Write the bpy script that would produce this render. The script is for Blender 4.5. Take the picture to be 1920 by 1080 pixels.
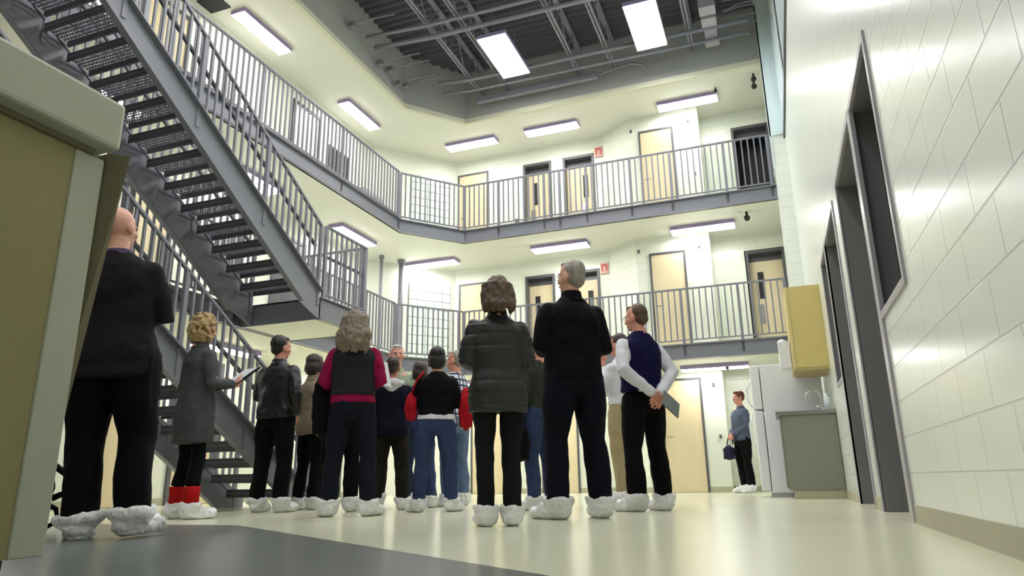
import bpy, bmesh, math, random
from mathutils import Vector, Matrix, Euler, noise
random.seed(7)
for o in list(bpy.data.objects): bpy.data.objects.remove(o)
SC = bpy.context.scene
COL = SC.collection
R = math.radians
PI = math.pi

# ------------------------------------------------------------------ camera
FOC = 1300.0
th, az, ro = R(15.5), R(20.4), R(-0.88)
F_ = Vector((-math.sin(az)*math.cos(th), math.cos(az)*math.cos(th), math.sin(th)))
R0 = Vector((math.cos(az), math.sin(az), 0)); U0 = R0.cross(F_)
Rr = R0*math.cos(ro)+U0*math.sin(ro); Uu = -R0*math.sin(ro)+U0*math.cos(ro)
cd = bpy.data.cameras.new('camera'); cam = bpy.data.objects.new('camera', cd); COL.objects.link(cam)
cd.sensor_width = 36; cd.lens = 36*FOC/1920; cd.clip_start = .05; cd.clip_end = 100
m = Matrix((( Rr.x, Uu.x, -F_.x), (Rr.y, Uu.y, -F_.y), (Rr.z, Uu.z, -F_.z)))
cam.matrix_world = Matrix.Translation((0, 0, .265)) @ m.to_4x4()
SC.camera = cam
# ------------------------------------------------------------------ world, exposure
w = bpy.data.worlds.new('world'); SC.world = w; w.use_nodes = True
w.node_tree.nodes['Background'].inputs[0].default_value = (.55, .62, .6, 1)
w.node_tree.nodes['Background'].inputs[1].default_value = .3
SC.view_settings.view_transform = 'Standard'; SC.view_settings.look = 'None'
SC.view_settings.gamma = 1; SC.view_settings.use_curve_mapping = False
SC.view_settings.exposure = 0.82
LAMP = 15.0      # emission of the fluorescent diffusers

# ------------------------------------------------------------------ materials
def srgb(r, g, b):
    f = lambda c: c/12.92 if c <= .04045 else ((c+.055)/1.055)**2.4
    return (f(r/255), f(g/255), f(b/255), 1)
MC = {}
def mat(name, col, rough=.6, metal=0, var=.08, scale=8, bump=0, bscale=40, spec=.5, coat=0, trans=0, emit=None, estr=0, alpha=1, sheen=0, stretch=None):
    if name in MC: return MC[name]
    M = bpy.data.materials.new(name); M.use_nodes = True; nt = M.node_tree; b = nt.nodes['Principled BSDF']
    b.inputs['Roughness'].default_value = rough; b.inputs['Metallic'].default_value = metal
    b.inputs['Specular IOR Level'].default_value = spec
    b.inputs['Coat Weight'].default_value = coat; b.inputs['Transmission Weight'].default_value = trans
    b.inputs['Alpha'].default_value = alpha; b.inputs['Sheen Weight'].default_value = sheen
    tc = nt.nodes.new('ShaderNodeTexCoord'); src = tc.outputs['Object']
    if stretch:
        mp = nt.nodes.new('ShaderNodeMapping'); mp.inputs['Scale'].default_value = stretch
        nt.links.new(src, mp.inputs[0]); src = mp.outputs[0]
    n = nt.nodes.new('ShaderNodeTexNoise'); n.inputs['Scale'].default_value = scale; n.inputs['Detail'].default_value = 4
    nt.links.new(src, n.inputs['Vector'])
    mx = nt.nodes.new('ShaderNodeMix'); mx.data_type = 'RGBA'
    c = Vector(col[:3])
    mx.inputs[6].default_value = (*(c*(1-var)), 1); mx.inputs[7].default_value = (*(c*(1+var)), 1)
    nt.links.new(n.outputs[0], mx.inputs[0]); nt.links.new(mx.outputs[2], b.inputs['Base Color'])
    if bump:
        n2 = nt.nodes.new('ShaderNodeTexNoise'); n2.inputs['Scale'].default_value = bscale; n2.inputs['Detail'].default_value = 5
        nt.links.new(src, n2.inputs['Vector'])
        bp = nt.nodes.new('ShaderNodeBump'); bp.inputs['Strength'].default_value = bump; bp.inputs['Distance'].default_value = .01
        nt.links.new(n2.outputs[0], bp.inputs['Height']); nt.links.new(bp.outputs[0], b.inputs['Normal'])
    if emit:
        b.inputs['Emission Color'].default_value = emit; b.inputs['Emission Strength'].default_value = estr
    MC[name] = M
    return M

def block_wall(name, col, axis):
    M = mat(name, col, .22, var=.03, scale=3, spec=.5)
    nt = M.node_tree; b = nt.nodes['Principled BSDF']
    tc = nt.nodes.new('ShaderNodeTexCoord'); sp = nt.nodes.new('ShaderNodeSeparateXYZ'); cb = nt.nodes.new('ShaderNodeCombineXYZ')
    nt.links.new(tc.outputs['Object'], sp.inputs[0])
    nt.links.new(sp.outputs[axis], cb.inputs[0])
    ad = nt.nodes.new('ShaderNodeMath'); ad.inputs[1].default_value = -.07; nt.links.new(sp.outputs[2], ad.inputs[0])
    nt.links.new(ad.outputs[0], cb.inputs[1])
    br = nt.nodes.new('ShaderNodeTexBrick'); br.inputs['Scale'].default_value = 1; br.inputs['Mortar Size'].default_value = .005
    br.inputs['Mortar Smooth'].default_value = .6; br.inputs['Brick Width'].default_value = .42; br.inputs['Row Height'].default_value = .2
    br.offset = .5
    nt.links.new(cb.outputs[0], br.inputs['Vector'])
    mx = nt.nodes.new('ShaderNodeMix'); mx.data_type = 'RGBA'
    old = b.inputs['Base Color'].links[0].from_socket
    nt.links.new(br.outputs['Fac'], mx.inputs[0]); nt.links.new(old, mx.inputs[6]); mx.inputs[7].default_value = (*(Vector(col[:3])*.80), 1)
    nt.links.new(mx.outputs[2], b.inputs['Base Color'])
    if axis == 0: mx.inputs[7].default_value = (*(Vector(col[:3])*.93), 1)
    iv = nt.nodes.new('ShaderNodeMath'); iv.operation = 'SUBTRACT'; iv.inputs[0].default_value = 1; nt.links.new(br.outputs['Fac'], iv.inputs[1])
    n2 = nt.nodes.new('ShaderNodeTexNoise'); n2.inputs['Scale'].default_value = 30; n2.inputs['Detail'].default_value = 3
    nt.links.new(tc.outputs['Object'], n2.inputs['Vector'])
    m2 = nt.nodes.new('ShaderNodeMath'); m2.operation = 'MULTIPLY_ADD'; m2.inputs[1].default_value = .12
    nt.links.new(n2.outputs[0], m2.inputs[0]); nt.links.new(iv.outputs[0], m2.inputs[2])
    bp = nt.nodes.new('ShaderNodeBump'); bp.inputs['Strength'].default_value = .55; bp.inputs['Distance'].default_value = .006
    nt.links.new(m2.outputs[0], bp.inputs['Height']); nt.links.new(bp.outputs[0], b.inputs['Normal'])
    return M

CREAM = srgb(228, 230, 217)
M_wallr = block_wall('painted_block', srgb(232, 238, 230), 1)
M_wallb = block_wall('painted_block_back', srgb(226, 231, 216), 0)
M_cream = mat('cream_paint', CREAM, .5, var=.02, scale=1.5)
M_soffit = mat('soffit_paint', srgb(222, 223, 209), .6, var=.02, scale=1.2)
M_bulk = mat('bulkhead_grey', srgb(172, 175, 172), .8, var=.04, scale=1)
M_trim = mat('trim_paint', srgb(214, 214, 190), .45, var=.02)
M_steel = mat('painted_steel', srgb(126, 128, 138), .38, var=.05, scale=5, spec=.5)
M_steelD = mat('painted_steel_dark', srgb(84, 86, 93), .45, var=.06, scale=5)
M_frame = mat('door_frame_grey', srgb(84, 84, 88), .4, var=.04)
M_framel = mat('frame_face_grey', srgb(172, 168, 176), .35, var=.03)
M_jamb = mat('jamb_grey', srgb(122, 122, 124), .5, var=.03)
M_leafgrey = mat('grey_door_leaf', srgb(110, 112, 114), .5, var=.03)
M_maple = mat('maple_veneer', srgb(218, 203, 166), .4, var=.05, scale=3, stretch=(6, 6, .6))
M_cab = mat('cabinet_laminate', srgb(205, 188, 120), .45, var=.04, scale=4)
M_desk = mat('desk_laminate', srgb(158, 148, 104), .5, var=.05, scale=3, bump=.05, bscale=90)
M_desktop = mat('solid_surface', srgb(188, 190, 172), .45, var=.05, scale=60)
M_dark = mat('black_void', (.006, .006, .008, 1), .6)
M_white = mat('white_enamel', srgb(228, 232, 238), .3, var=.01)
M_inox = mat('stainless', srgb(150, 150, 148), .35, metal=.85, var=.05, scale=20, stretch=(1, 1, .1))
M_inoxp = mat('stainless_panel', srgb(138, 138, 128), .5, metal=.3, var=.04, scale=12)
M_chrome = mat('chrome', srgb(220, 220, 220), .12, metal=1, var=.02)
M_base = mat('vinyl_base', srgb(176, 172, 148), .5, var=.04)
M_deck = mat('roof_deck', srgb(84, 84, 92), .55, var=.08, scale=3)
M_joist = mat('joist_paint', srgb(136, 136, 146), .5, var=.06)
M_lampbody = mat('fixture_body_fringe_tint', srgb(160, 144, 188), .4, var=.02)  # lavender tint stands in for the purple lens fringe around the lamps
M_lamp = mat('diffuser', (.9, .9, .9, 1), .5, emit=(1, .985, .97, 1), estr=LAMP)
M_lamphb = mat('high_bay_diffuser', (.9, .9, .9, 1), .5, emit=(1, .985, .98, 1), estr=LAMP*1.3)
M_glass = mat('dark_glass', srgb(60, 66, 78), .08, var=.05, spec=.8)
M_gray = mat('grey_floor_tile', srgb(100, 106, 102), .3, var=.22, scale=5, bump=.04)
M_red = mat('sign_red', srgb(190, 60, 50), .5)
M_black = mat('black_plastic', (.01, .01, .012, 1), .4)
# cream floor: mottled vinyl
M_floor = mat('floor_vinyl', srgb(216, 217, 190), .2, var=.05, scale=1.1, bump=.03, bscale=14)
_b = M_floor.node_tree.nodes['Principled BSDF']
_n = M_floor.node_tree.nodes.new('ShaderNodeTexNoise'); _n.inputs['Scale'].default_value = 2.3; _n.inputs['Detail'].default_value = 6
_mr = M_floor.node_tree.nodes.new('ShaderNodeMapRange'); _mr.inputs[3].default_value = .10; _mr.inputs[4].default_value = .36
M_floor.node_tree.links.new(_n.outputs[0], _mr.inputs[0]); M_floor.node_tree.links.new(_mr.outputs[0], _b.inputs['Roughness'])
# glazing: cyan-white reflections and their streaks are painted into the base colour
M_bay = mat('bay_glass_glare', srgb(222, 238, 242), .15, metal=.0, var=.3, scale=3.2, stretch=(1, 2.2, .12), bump=.25, bscale=2.5)
# glass block
M_gb = mat('glass_block', srgb(222, 234, 226), .15, var=.08, scale=12, spec=.8, bump=.5, bscale=9)
M_gbj = mat('block_joint', srgb(150, 166, 158), .6)

# ------------------------------------------------------------------ mesh helpers
class MB:
    def __init__(s): s.v = []; s.f = []; s.m = []
    def add(s, vs, fs, mi=0):
        o = len(s.v); s.v += [tuple(v) for v in vs]; s.f += [tuple(i+o for i in f) for f in fs]; s.m += [mi]*len(fs); return s
    def box(s, x0, x1, y0, y1, z0, z1, mi=0):
        x0, x1 = min(x0, x1), max(x0, x1); y0, y1 = min(y0, y1), max(y0, y1); z0, z1 = min(z0, z1), max(z0, z1)
        vs = [(x, y, z) for x in (x0, x1) for y in (y0, y1) for z in (z0, z1)]
        return s.add(vs, [(0, 1, 3, 2), (4, 6, 7, 5), (0, 4, 5, 1), (2, 3, 7, 6), (0, 2, 6, 4), (1, 5, 7, 3)], mi)
    def bar(s, a, b, wd, hg, mi=0, up=(0, 0, 1)):
        a = Vector(a); b = Vector(b); d = (b-a).normalized(); u = Vector(up)
        sd = d.cross(u)
        if sd.length < 1e-4: sd = d.cross(Vector((1, 0, 0)))
        sd.normalize(); u = sd.cross(d)
        vs = [p+sd*(i*wd/2)+u*(j*hg/2) for p in (a, b) for i in (-1, 1) for j in (-1, 1)]
        return s.add(vs, [(0, 2, 3, 1), (4, 5, 7, 6), (0, 1, 5, 4), (2, 6, 7, 3), (0, 4, 6, 2), (1, 3, 7, 5)], mi)
    def prism(s, poly, z0, z1, mi=0):
        n = len(poly)
        a = sum(poly[i][0]*poly[(i+1) % n][1]-poly[(i+1) % n][0]*poly[i][1] for i in range(n))
        if a < 0: poly = poly[::-1]
        vs = [(x, y, z0) for x, y in poly]+[(x, y, z1) for x, y in poly]
        return s.add(vs, [tuple(range(n))[::-1], tuple(range(n, 2*n))]+[(i, (i+1) % n, n+(i+1) % n, n+i) for i in range(n)], mi)
    def xprism(s, poly, x0, x1, mi=0):     # polygon in (y,z)
        n = len(poly)
        a = sum(poly[i][0]*poly[(i+1) % n][1]-poly[(i+1) % n][0]*poly[i][1] for i in range(n))
        if a < 0: poly = poly[::-1]
        vs = [(x0, y, z) for y, z in poly]+[(x1, y, z) for y, z in poly]
        return s.add(vs, [tuple(range(n))[::-1], tuple(range(n, 2*n))]+[(i, (i+1) % n, n+(i+1) % n, n+i) for i in range(n)], mi)
    def tube(s, pts, rad, n=10, mi=0, caps=True):
        pts = [Vector(p) for p in pts]; k = len(pts)
        if not isinstance(rad, (list, tuple)): rad = [rad]*k
        t0 = (pts[1]-pts[0]).normalized(); ref = Vector((0, 0, 1)) if abs(t0.z) < .9 else Vector((1, 0, 0))
        u = t0.cross(ref).normalized(); vs = []
        rs = []; ps = []; ts = []
        for i, p in enumerate(pts):
            t = (pts[min(i+1, k-1)]-pts[max(i-1, 0)]).normalized()
            ps.append(p); rs.append(rad[i]); ts.append(t)
        if caps == 'round':
            for q in (.92, .7, .4): pass
            r0, r1 = rs[0], rs[-1]
            ps = [ps[0]-ts[0]*r0*c for c in (.98, .75, .4)]+ps+[ps[-1]+ts[-1]*r1*c for c in (.4, .75, .98)]
            sc = [math.sqrt(1-c*c) for c in (.98, .75, .4)]
            rs = [r0*q for q in sc]+rs+[r1*q for q in sc[::-1]]
            ts = [ts[0]]*3+ts+[ts[-1]]*3
        for p, r, t in zip(ps, rs, ts):
            u = (u-t*u.dot(t)); u.normalize(); v = t.cross(u)
            for j in range(n):
                a = 2*PI*j/n; vs.append(p+(u*math.cos(a)+v*math.sin(a))*r)
        K = len(ps); fs = [(i*n+j, i*n+(j+1) % n, (i+1)*n+(j+1) % n, (i+1)*n+j) for i in range(K-1) for j in range(n)]
        fs += [tuple(range(n))[::-1], tuple(range((K-1)*n, K*n))]
        return s.add(vs, fs, mi)
    def ell(s, c, r, rot=(0, 0, 0), nu=16, nv=10, mi=0):
        c = Vector(c); E = Euler([R(a) for a in rot]).to_matrix(); vs = [c+E@Vector((0, 0, r[2]))]
        for i in range(1, nv):
            a = PI*i/nv
            for j in range(nu):
                b = 2*PI*j/nu; vs.append(c+E@Vector((r[0]*math.sin(a)*math.cos(b), r[1]*math.sin(a)*math.sin(b), r[2]*math.cos(a))))
        vs.append(c+E@Vector((0, 0, -r[2]))); L = len(vs)-1
        fs = [(0, 1+j, 1+(j+1) % nu) for j in range(nu)]
        fs += [(1+i*nu+j, 1+(i+1)*nu+j, 1+(i+1)*nu+(j+1) % nu, 1+i*nu+(j+1) % nu) for i in range(nv-2) for j in range(nu)]
        fs += [(L, 1+(nv-2)*nu+(j+1) % nu, 1+(nv-2)*nu+j) for j in range(nu)]
        return s.add(vs, fs, mi)
    def loft(s, rings, n=24, p=2.4, mi=0):
        vs = []
        for (cx, cy, z, rx, ry) in rings:
            for j in range(n):
                a = 2*PI*j/n; ca, sa = math.cos(a), math.sin(a)
                vs.append((cx+rx*math.copysign(abs(ca)**(2/p), ca), cy+ry*math.copysign(abs(sa)**(2/p), sa), z))
        K = len(rings); fs = [(i*n+j, i*n+(j+1) % n, (i+1)*n+(j+1) % n, (i+1)*n+j) for i in range(K-1) for j in range(n)]
        fs += [tuple(range(n))[::-1], tuple(range((K-1)*n, K*n))]
        return s.add(vs, fs, mi)
    def xf(s, M):
        s.v = [tuple(M@Vector(v)) for v in s.v]; return s
    def join(s, o, dm=0):
        k = len(s.v); s.v += o.v; s.f += [tuple(i+k for i in f) for f in o.f]; s.m += [a+dm for a in o.m]; return s
    def mesh(s, name, mats, smooth=False):
        me = bpy.data.meshes.new(name); me.from_pydata(s.v, [], s.f)
        for a in (mats if isinstance(mats, (list, tuple)) else [mats]): me.materials.append(a)
        me.polygons.foreach_set('material_index', s.m)
        if smooth: me.polygons.foreach_set('use_smooth', [True]*len(s.f))
        me.update(); return me
    def build(s, name, mats, parent=None, smooth=False, bevel=0, loc=None):
        o = bpy.data.objects.new(name, s.mesh(name, mats, smooth)); COL.objects.link(o)
        if parent: o.parent = parent
        if loc: o.location = loc
        if bevel:
            bv = o.modifiers.new('bevel', 'BEVEL'); bv.width = bevel; bv.segments = 2; bv.limit_method = 'ANGLE'
        return o
    def remesh(s, voxel, smooth=3, disp=None):
        me = s.mesh('tmp', []); o = bpy.data.objects.new('tmp', me); COL.objects.link(o)
        rm = o.modifiers.new('r', 'REMESH'); rm.mode = 'VOXEL'; rm.voxel_size = voxel; rm.adaptivity = 0
        if smooth: sm = o.modifiers.new('s', 'SMOOTH'); sm.iterations = smooth; sm.factor = .5
        bpy.context.view_layer.update()
        ev = o.evaluated_get(bpy.context.evaluated_depsgraph_get()); em = ev.to_mesh()
        r = MB(); vs = [v.co.copy() for v in em.vertices]
        if disp:
            ns = [v.normal.copy() for v in em.vertices]
            vs = [v+n*disp(v, n) for v, n in zip(vs, ns)]
        r.v = [tuple(v) for v in vs]; r.f = [tuple(p.vertices) for p in em.polygons]; r.m = [0]*len(r.f)
        ev.to_mesh_clear(); bpy.data.objects.remove(o); bpy.data.meshes.remove(me)
        return r

def empty(name, loc=(0, 0, 0), rz=0, label=None, cat=None, group=None, kind=None):
    o = bpy.data.objects.new(name, None); COL.objects.link(o); o.location = loc; o.rotation_euler = (0, 0, rz)
    o.empty_display_size = .1
    return tag(o, label, cat, group, kind)
def tag(o, label=None, cat=None, group=None, kind=None):
    if label: o['label'] = label
    if cat: o['category'] = cat
    if group: o['group'] = group
    if kind: o['kind'] = kind
    return o
def struct(o, label=None): return tag(o, label, kind='structure')

# ================================================================== SETTING
XR, XL, YB, YC, YN = .68, -8.0, 14.0, 12.3, -4.0
Z1B, Z1, Z2B, Z2, Z3 = 2.25, 2.52, 4.96, 5.23, 7.70
ROOF = 9.0
EDGE = [(XR, YC), (-5.6, YC), (-6.5, 11.2), (-6.5, YN)]
OUT = [(XR, 14.2), (-6.6, 14.2), (-8.15, 12.45), (-8.15, YN)]

b = MB().box(-8.3, 1.3, YN-.2, 14.4, -.1, 0); struct(b.build('floor', M_floor), 'pale cream speckled vinyl floor with a soft shine')
b = MB().prism([(-8, 3.9), (-3.45, 3.94), (XR-.02, 1.12), (XR-.02, YN), (-8, YN)], 0, .002)
struct(b.build('floor.001', M_gray), 'dark grey floor tile area in the foreground')

def wall_cells(mb, ax, p0, p1, u0, u1, z0, z1, holes):
    us = sorted({u0, u1, *[h[0] for h in holes], *[h[1] for h in holes]}); zs = sorted({z0, z1, *[h[2] for h in holes], *[h[3] for h in holes]})
    for i in range(len(us)-1):
        k = 0
        while k < len(zs)-1:
            uc = (us[i]+us[i+1])/2
            hole = lambda k: any(h[0] < uc < h[1] and h[2] < (zs[k]+zs[k+1])/2 < h[3] for h in holes)
            if hole(k): k += 1; continue
            j = k
            while j+1 < len(zs)-1 and not hole(j+1): j += 1
            if ax == 'y': mb.box(p0, p1, us[i], us[i+1], zs[k], zs[j+1])
            else: mb.box(us[i], us[i+1], p0, p1, zs[k], zs[j+1])
            k = j+1
    return mb
# right wall
RH = [(3.82, 4.70, 1.22, 2.6), (4.70, 5.97, 0, 2.6), (6.45, 7.64, 0, 2.6), (7.64, 8.34, 1.23, 2.6), (4.5, 11.6, 6.02, 8.2)]
b = wall_cells(MB(), 'y', XR, XR+.27, YN, 14.2, 0, ROOF, RH)
struct(b.build('wall_right', M_wallr), 'white glossy painted block wall running away on the right')
b = MB().box(.45, XR+.02, 11.95, 12.34, 0, ROOF)
struct(b.build('wall_right.001', M_wallr), 'shallow white pier at the far end of the right wall')
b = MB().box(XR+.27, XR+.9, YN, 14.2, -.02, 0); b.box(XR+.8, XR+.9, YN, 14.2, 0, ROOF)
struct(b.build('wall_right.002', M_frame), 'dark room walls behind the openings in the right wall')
# openings in the right wall
def reveal(mb, y0, y1, z0, z1, sill=True):
    mb.box(XR+.005, XR+.25, y0, y0+.012, z0, z1); mb.box(XR+.005, XR+.25, y1-.012, y1, z0, z1)
    mb.box(XR+.005, XR+.25, y0, y1, z1-.012, z1)
    if sill: mb.box(XR+.005, XR+.25, y0, y1, z0, z0+.012)
def face(mb, y0, y1, z0, z1, w=.05, sill=True, p=.014):
    mb.box(XR-p, XR+.012, y0-w, y0, z0 if not sill else z0-w, z1+w); mb.box(XR-p, XR+.012, y1, y1+w, z0 if not sill else z0-w, z1+w)
    mb.box(XR-p, XR+.012, y0, y1, z1, z1+w)
    if sill: mb.box(XR-p, XR+.012, y0, y1, z0-w, z0)
def rdoor(n, y0, y1, lab, hinge):
    d = empty('door_%d' % n, (XR, (y0+y1)/2, 0), 0, lab, None, None, 'structure')
    T = Matrix.Translation((-XR, -(y0+y1)/2, 0))
    mb = MB(); reveal(mb, y0, y1, 0, 2.58, False); mb.xf(T).build('door_jamb', M_jamb, d)
    mb = MB(); face(mb, y0, y1, 0, 2.58, .05, False)
    if hinge: mb.box(XR-.016, XR+.012, y0-.12, y0+.0, 0, 2.6)
    else: mb.box(XR-.016, XR+.012, y1, y1+.09, 0, 2.6)
    mb.xf(T).build('door_frame', M_framel, d, bevel=.003)
    mb = MB().box(XR+.20, XR+.245, y0+.015, y1-.015, .01, 2.56).xf(T); mb.build('door_leaf', M_leafgrey, d)
    hy = y0+.12 if hinge else y1-.12
    mb = MB().tube([(XR+.20, hy, 1.0), (XR+.14, hy, 1.0), (XR+.14, hy+(.1 if hinge else -.1), 1.0)], .011).xf(T); mb.build('door_handle', M_chrome, d, True)
def rwin(n, y0, y1, z0, z1, lab):
    d = empty('window_%d' % n, (XR, (y0+y1)/2, z0), 0, lab, None, None, 'structure')
    T = Matrix.Translation((-XR, -(y0+y1)/2, -z0))
    mb = MB(); reveal(mb, y0, y1, z0, z1); mb.xf(T).build('window_jamb', M_jamb, d)
    mb = MB(); face(mb, y0, y1, z0, z1, .045); mb.xf(T).build('window_frame', M_framel, d, bevel=.003)
    mb = MB().box(XR+.13, XR+.14, y0+.012, y1-.012, z0+.012, z1-.012).xf(T); mb.build('window_pane', M_glass, d)
rdoor(1, 4.75, 5.97, 'nearest tall dark grey doorway recessed in the right block wall', True)
rwin(1, 3.82, 4.70, 1.22, 2.58, 'dark sidelight window beside the nearest doorway in the right wall')
rdoor(2, 6.45, 7.60, 'second tall dark grey doorway in the right wall, nearer the sink', False)
rwin(2, 7.65, 8.34, 1.23, 2.58, 'dark sidelight window between the second doorway and the wall cabinet')
# ribbon glazing high on the right wall
d = empty('window_3', (XR, 8, 6.02), 0, 'long high band of glazing with painted reflections at the top of the right wall', None, None, 'structure')
T = Matrix.Translation((-XR, -8, -6.02))
MB().box(XR-.012, XR+.02, 4.5, 11.95, 6.02, 8.2).xf(T).build('window_pane', M_bay, d)
mb = MB().box(XR-.03, XR+.03, 4.5, 11.95, 5.94, 6.03)
for yy in (4.5, 6.3, 8.1, 9.9): mb.box(XR-.03, XR+.02, yy, yy+.06, 6.0, 8.2)
mb.xf(T).build('window_frame', M_frame, d)
MB().box(.43, .452, 11.93, 12.34, 5.4, ROOF-.3).box(.43, XR, 11.93, 11.951, 6.02, 8.9).xf(T).build('window_pane', M_bay, d)
# vinyl base on the right wall
mb = MB()
for y0, y1 in ((YN, 4.69), (6.02, 6.40), (7.65, 9.2)): mb.box(XR-.008, XR+.01, y0, y1, 0, .1)
mb.box(XR-.012, XR, YN, 4.69, 0, .008)
struct(mb.build('baseboard_right', M_base), 'beige vinyl base strip along the right block wall')

# back wall with recessed door openings; the middle bay stands forward
GROUND = [(-4.9, -4.05), (-.25, .45)]
BH = []
for z in (Z1, Z2):
    BH += [(-4.88, -4.2, z, z+2.1), (-3.92, -3.2, z, z+2.1), (-.24, .5, z, z+2.1)]
b = wall_cells(MB(), 'x', YB, YB+.25, -6.6, XR, 0, Z3+.1, BH)
b.prism([(-3.0, YB), (-2.3, 13.45), (-.85, 13.45), (-.85, YB)], 0, Z3+.1)
struct(b.build('wall_back', M_wallb), 'cream block back wall with cell doors on three levels')
b = MB().box(-6.6, XR, YB+.5, YB+.6, 0, Z3)  # black sheet: the unlit interior is put in as colour
struct(b.build('wall_back.001', M_dark), 'black sheet painting the darkness behind the open doorways of the back wall')
# chamfer wall and left wall
b = MB().prism([(-6.6, 14.0), (-8.0, 12.4), (-8.2, 12.5), (-6.65, 14.25)], 0, Z3+.1)
struct(b.build('wall_corner', M_cream), 'angled cream wall in the far left corner')
b = MB().box(XL-.2, XL, YN, 12.5, 0, Z3+.1)
struct(b.build('wall_left', M_cream), 'cream painted wall behind the left galleries')
b = MB().box(-8.2, 1.3, YN-.2, YN, 0, ROOF)
struct(b.build('wall_near', M_cream), 'cream wall behind the camera')
mb = MB()
mb.box(XL, XL+.012, YN, 12.4, 0, .1); mb.box(-6.6, -3.0, YB-.012, YB, 0, .1); mb.box(-2.3, -.85, 13.438, 13.45, 0, .1); mb.prism([(-3.0, YB-.012), (-2.3, 13.438), (-2.3, 13.46), (-3.0, YB)], 0, .1); mb.box(-.85, XR, YB-.012, YB, 0, .1)
mb.box(-.86, -.838, 13.45, YB, 0, .1)
struct(mb.build('baseboard_back', M_base), 'beige vinyl base strip along the back and left walls')
# decks
def deck(name, z0, z1, m, lab):
    poly = EDGE+OUT[::-1]
    mb = MB(); n = 4
    for i in range(3): mb.prism([EDGE[i], EDGE[i+1], OUT[i+1], OUT[i]], z0, z1)
    return struct(mb.build(name, m), lab)
deck('ceiling', Z1B, Z1-.01, M_soffit, 'cream soffit under the first gallery')
deck('ceiling.001', Z2B, Z2-.01, M_soffit, 'cream soffit under the top gallery')
deck('ceiling.002', Z3, Z3+.12, M_soffit, 'cream ceiling above the top gallery')
# steel fascia channels along each deck edge
def offset_path(path, d):
    out = []
    for i, p in enumerate(path):
        ds = []
        if i > 0: ds.append(Vector(p)-Vector(path[i-1]))
        if i < len(path)-1: ds.append(Vector(path[i+1])-Vector(p))
        ns = [Vector((-q.normalized().y, q.normalized().x)) for q in ds]
        nn = sum(ns, Vector((0, 0))); nn /= nn.length_squared/len(ns) if len(ns) == 1 else nn.length_squared/2
        out.append((p[0]+nn.x*d, p[1]+nn.y*d))
    return out
def strip(mb, path, d0, d1, z0, z1):
    A = offset_path(path, d0); B = offset_path(path, d1)
    for i in range(len(path)-1): mb.prism([A[i], A[i+1], B[i+1], B[i]], z0, z1)
E2 = [(.45, YC)]+EDGE[1:]
for k, (a, z0, z1) in enumerate(((1, Z1B, Z1), (2, Z2B, Z2))):
    mb = MB(); strip(mb, E2, -.01, .02, z0, z1); strip(mb, E2, -.01, .075, z1-.02, z1); strip(mb, E2, -.01, .075, z0, z0+.018)
    struct(mb.build('trim_%d' % a, M_steel), 'grey steel channel along the edge of the %s gallery' % ('first', 'top')[k])
mb = MB(); strip(mb, E2, -.04, .03, Z3+.001, Z3+.09); strip(mb, E2, -.04, .05, Z3-.035, Z3)
struct(mb.build('trim_3', M_trim), 'pale trim around the lower edge of the roof well')
mb = MB(); strip(mb, E2, -.12, .012, Z3+.085, ROOF)
struct(mb.build('wall_well', M_bulk), 'grey upper walls of the roof well')
# corrugated roof deck
mb = MB(); vs = []; fs = []; yy = YN-.1; x0, x1 = -8.2, 1.3; i = 0; pr = [(0, 0), (.06, .045), (.12, .045), (.18, 0)]
while yy < 12.6:
    for dy, dz in pr[:-1]+[(.1799, 0)]: pass
    for dy, dz in ((0, 0), (.035, .05), (.1, .05), (.135, 0)):
        vs += [(x0, yy+dy, ROOF-.12+dz), (x1, yy+dy, ROOF-.12+dz)]
    yy += .17
for i in range(len(vs)//2-1): fs.append((2*i, 2*i+1, 2*i+3, 2*i+2))
mb.add(vs, fs); mb.box(x0, x1, YN-.2, 14.4, ROOF, ROOF+.1)
struct(mb.build('ceiling.003', M_deck), 'dark corrugated metal roof deck')

# ================================================================== DOORS ON THE BACK WALL
dn = [10]
def bdoor(x0, x1, zb, zt, y, kind, lab, leafm=None, side=1):
    dn[0] += 1
    d = empty('door_%d' % dn[0], ((x0+x1)/2, y, zb), 0, lab, None, None, 'structure')
    w = (x1-x0)/2; h = zt-zb
    if kind == 'flat':
        f = .04
        MB().box(-w, -w+f, -.03, .0, 0, h).box(w-f, w, -.03, 0, 0, h).box(-w+f, w-f, -.03, 0, h-f, h).build('door_frame', M_frame, d)
        l = MB().box(-w+f, w-f, -.018, 0, .01, h-f).build('door_leaf', M_maple, d)
        MB().tube([(-side*(w-.1), -.018, 1.0), (-side*(w-.1), -.06, 1.0), (-side*(w-.2), -.06, 1.0)], .01, 8).build('door_handle', M_inox, l)
    else:
        f = .05
        MB().box(-w-.0, -w+f, -.03, .24, 0, h).box(w-f, w, -.03, .24, 0, h).box(-w+f, w-f, -.03, .24, h-.06, h).box(-w+f, w-f, .14, .19, h-.22, h-.06).build('door_frame', M_frame, d)
        if kind == 'cell':
            l = MB().box(-w+f, w-f, .12, .16, .01, h-.2).build('door_leaf', M_maple, d)
            sx = -side*(w-.24)
            MB().box(sx-.055, sx+.055, .105, .125, 1.12, 1.66).build('vision_panel', M_dark, l)
            MB().box(sx-.1-.0, sx-.0, .10, .125, .62, 1.0).build('lock_plate', M_inox, l)
bdoor(-6.54, -5.76, Z2, Z2+2.12, YB, 'flat', 'plain maple door at the left end of the top gallery back wall')
bdoor(-4.88, -4.20, Z2, Z2+2.1, YB, 'cell', 'left of the two maple doors with slit windows on the top gallery')
bdoor(-3.92, -3.20, Z2, Z2+2.1, YB, 'cell', 'right of the two maple doors with slit windows on the top gallery, beside the red sign', side=-1)
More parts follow.
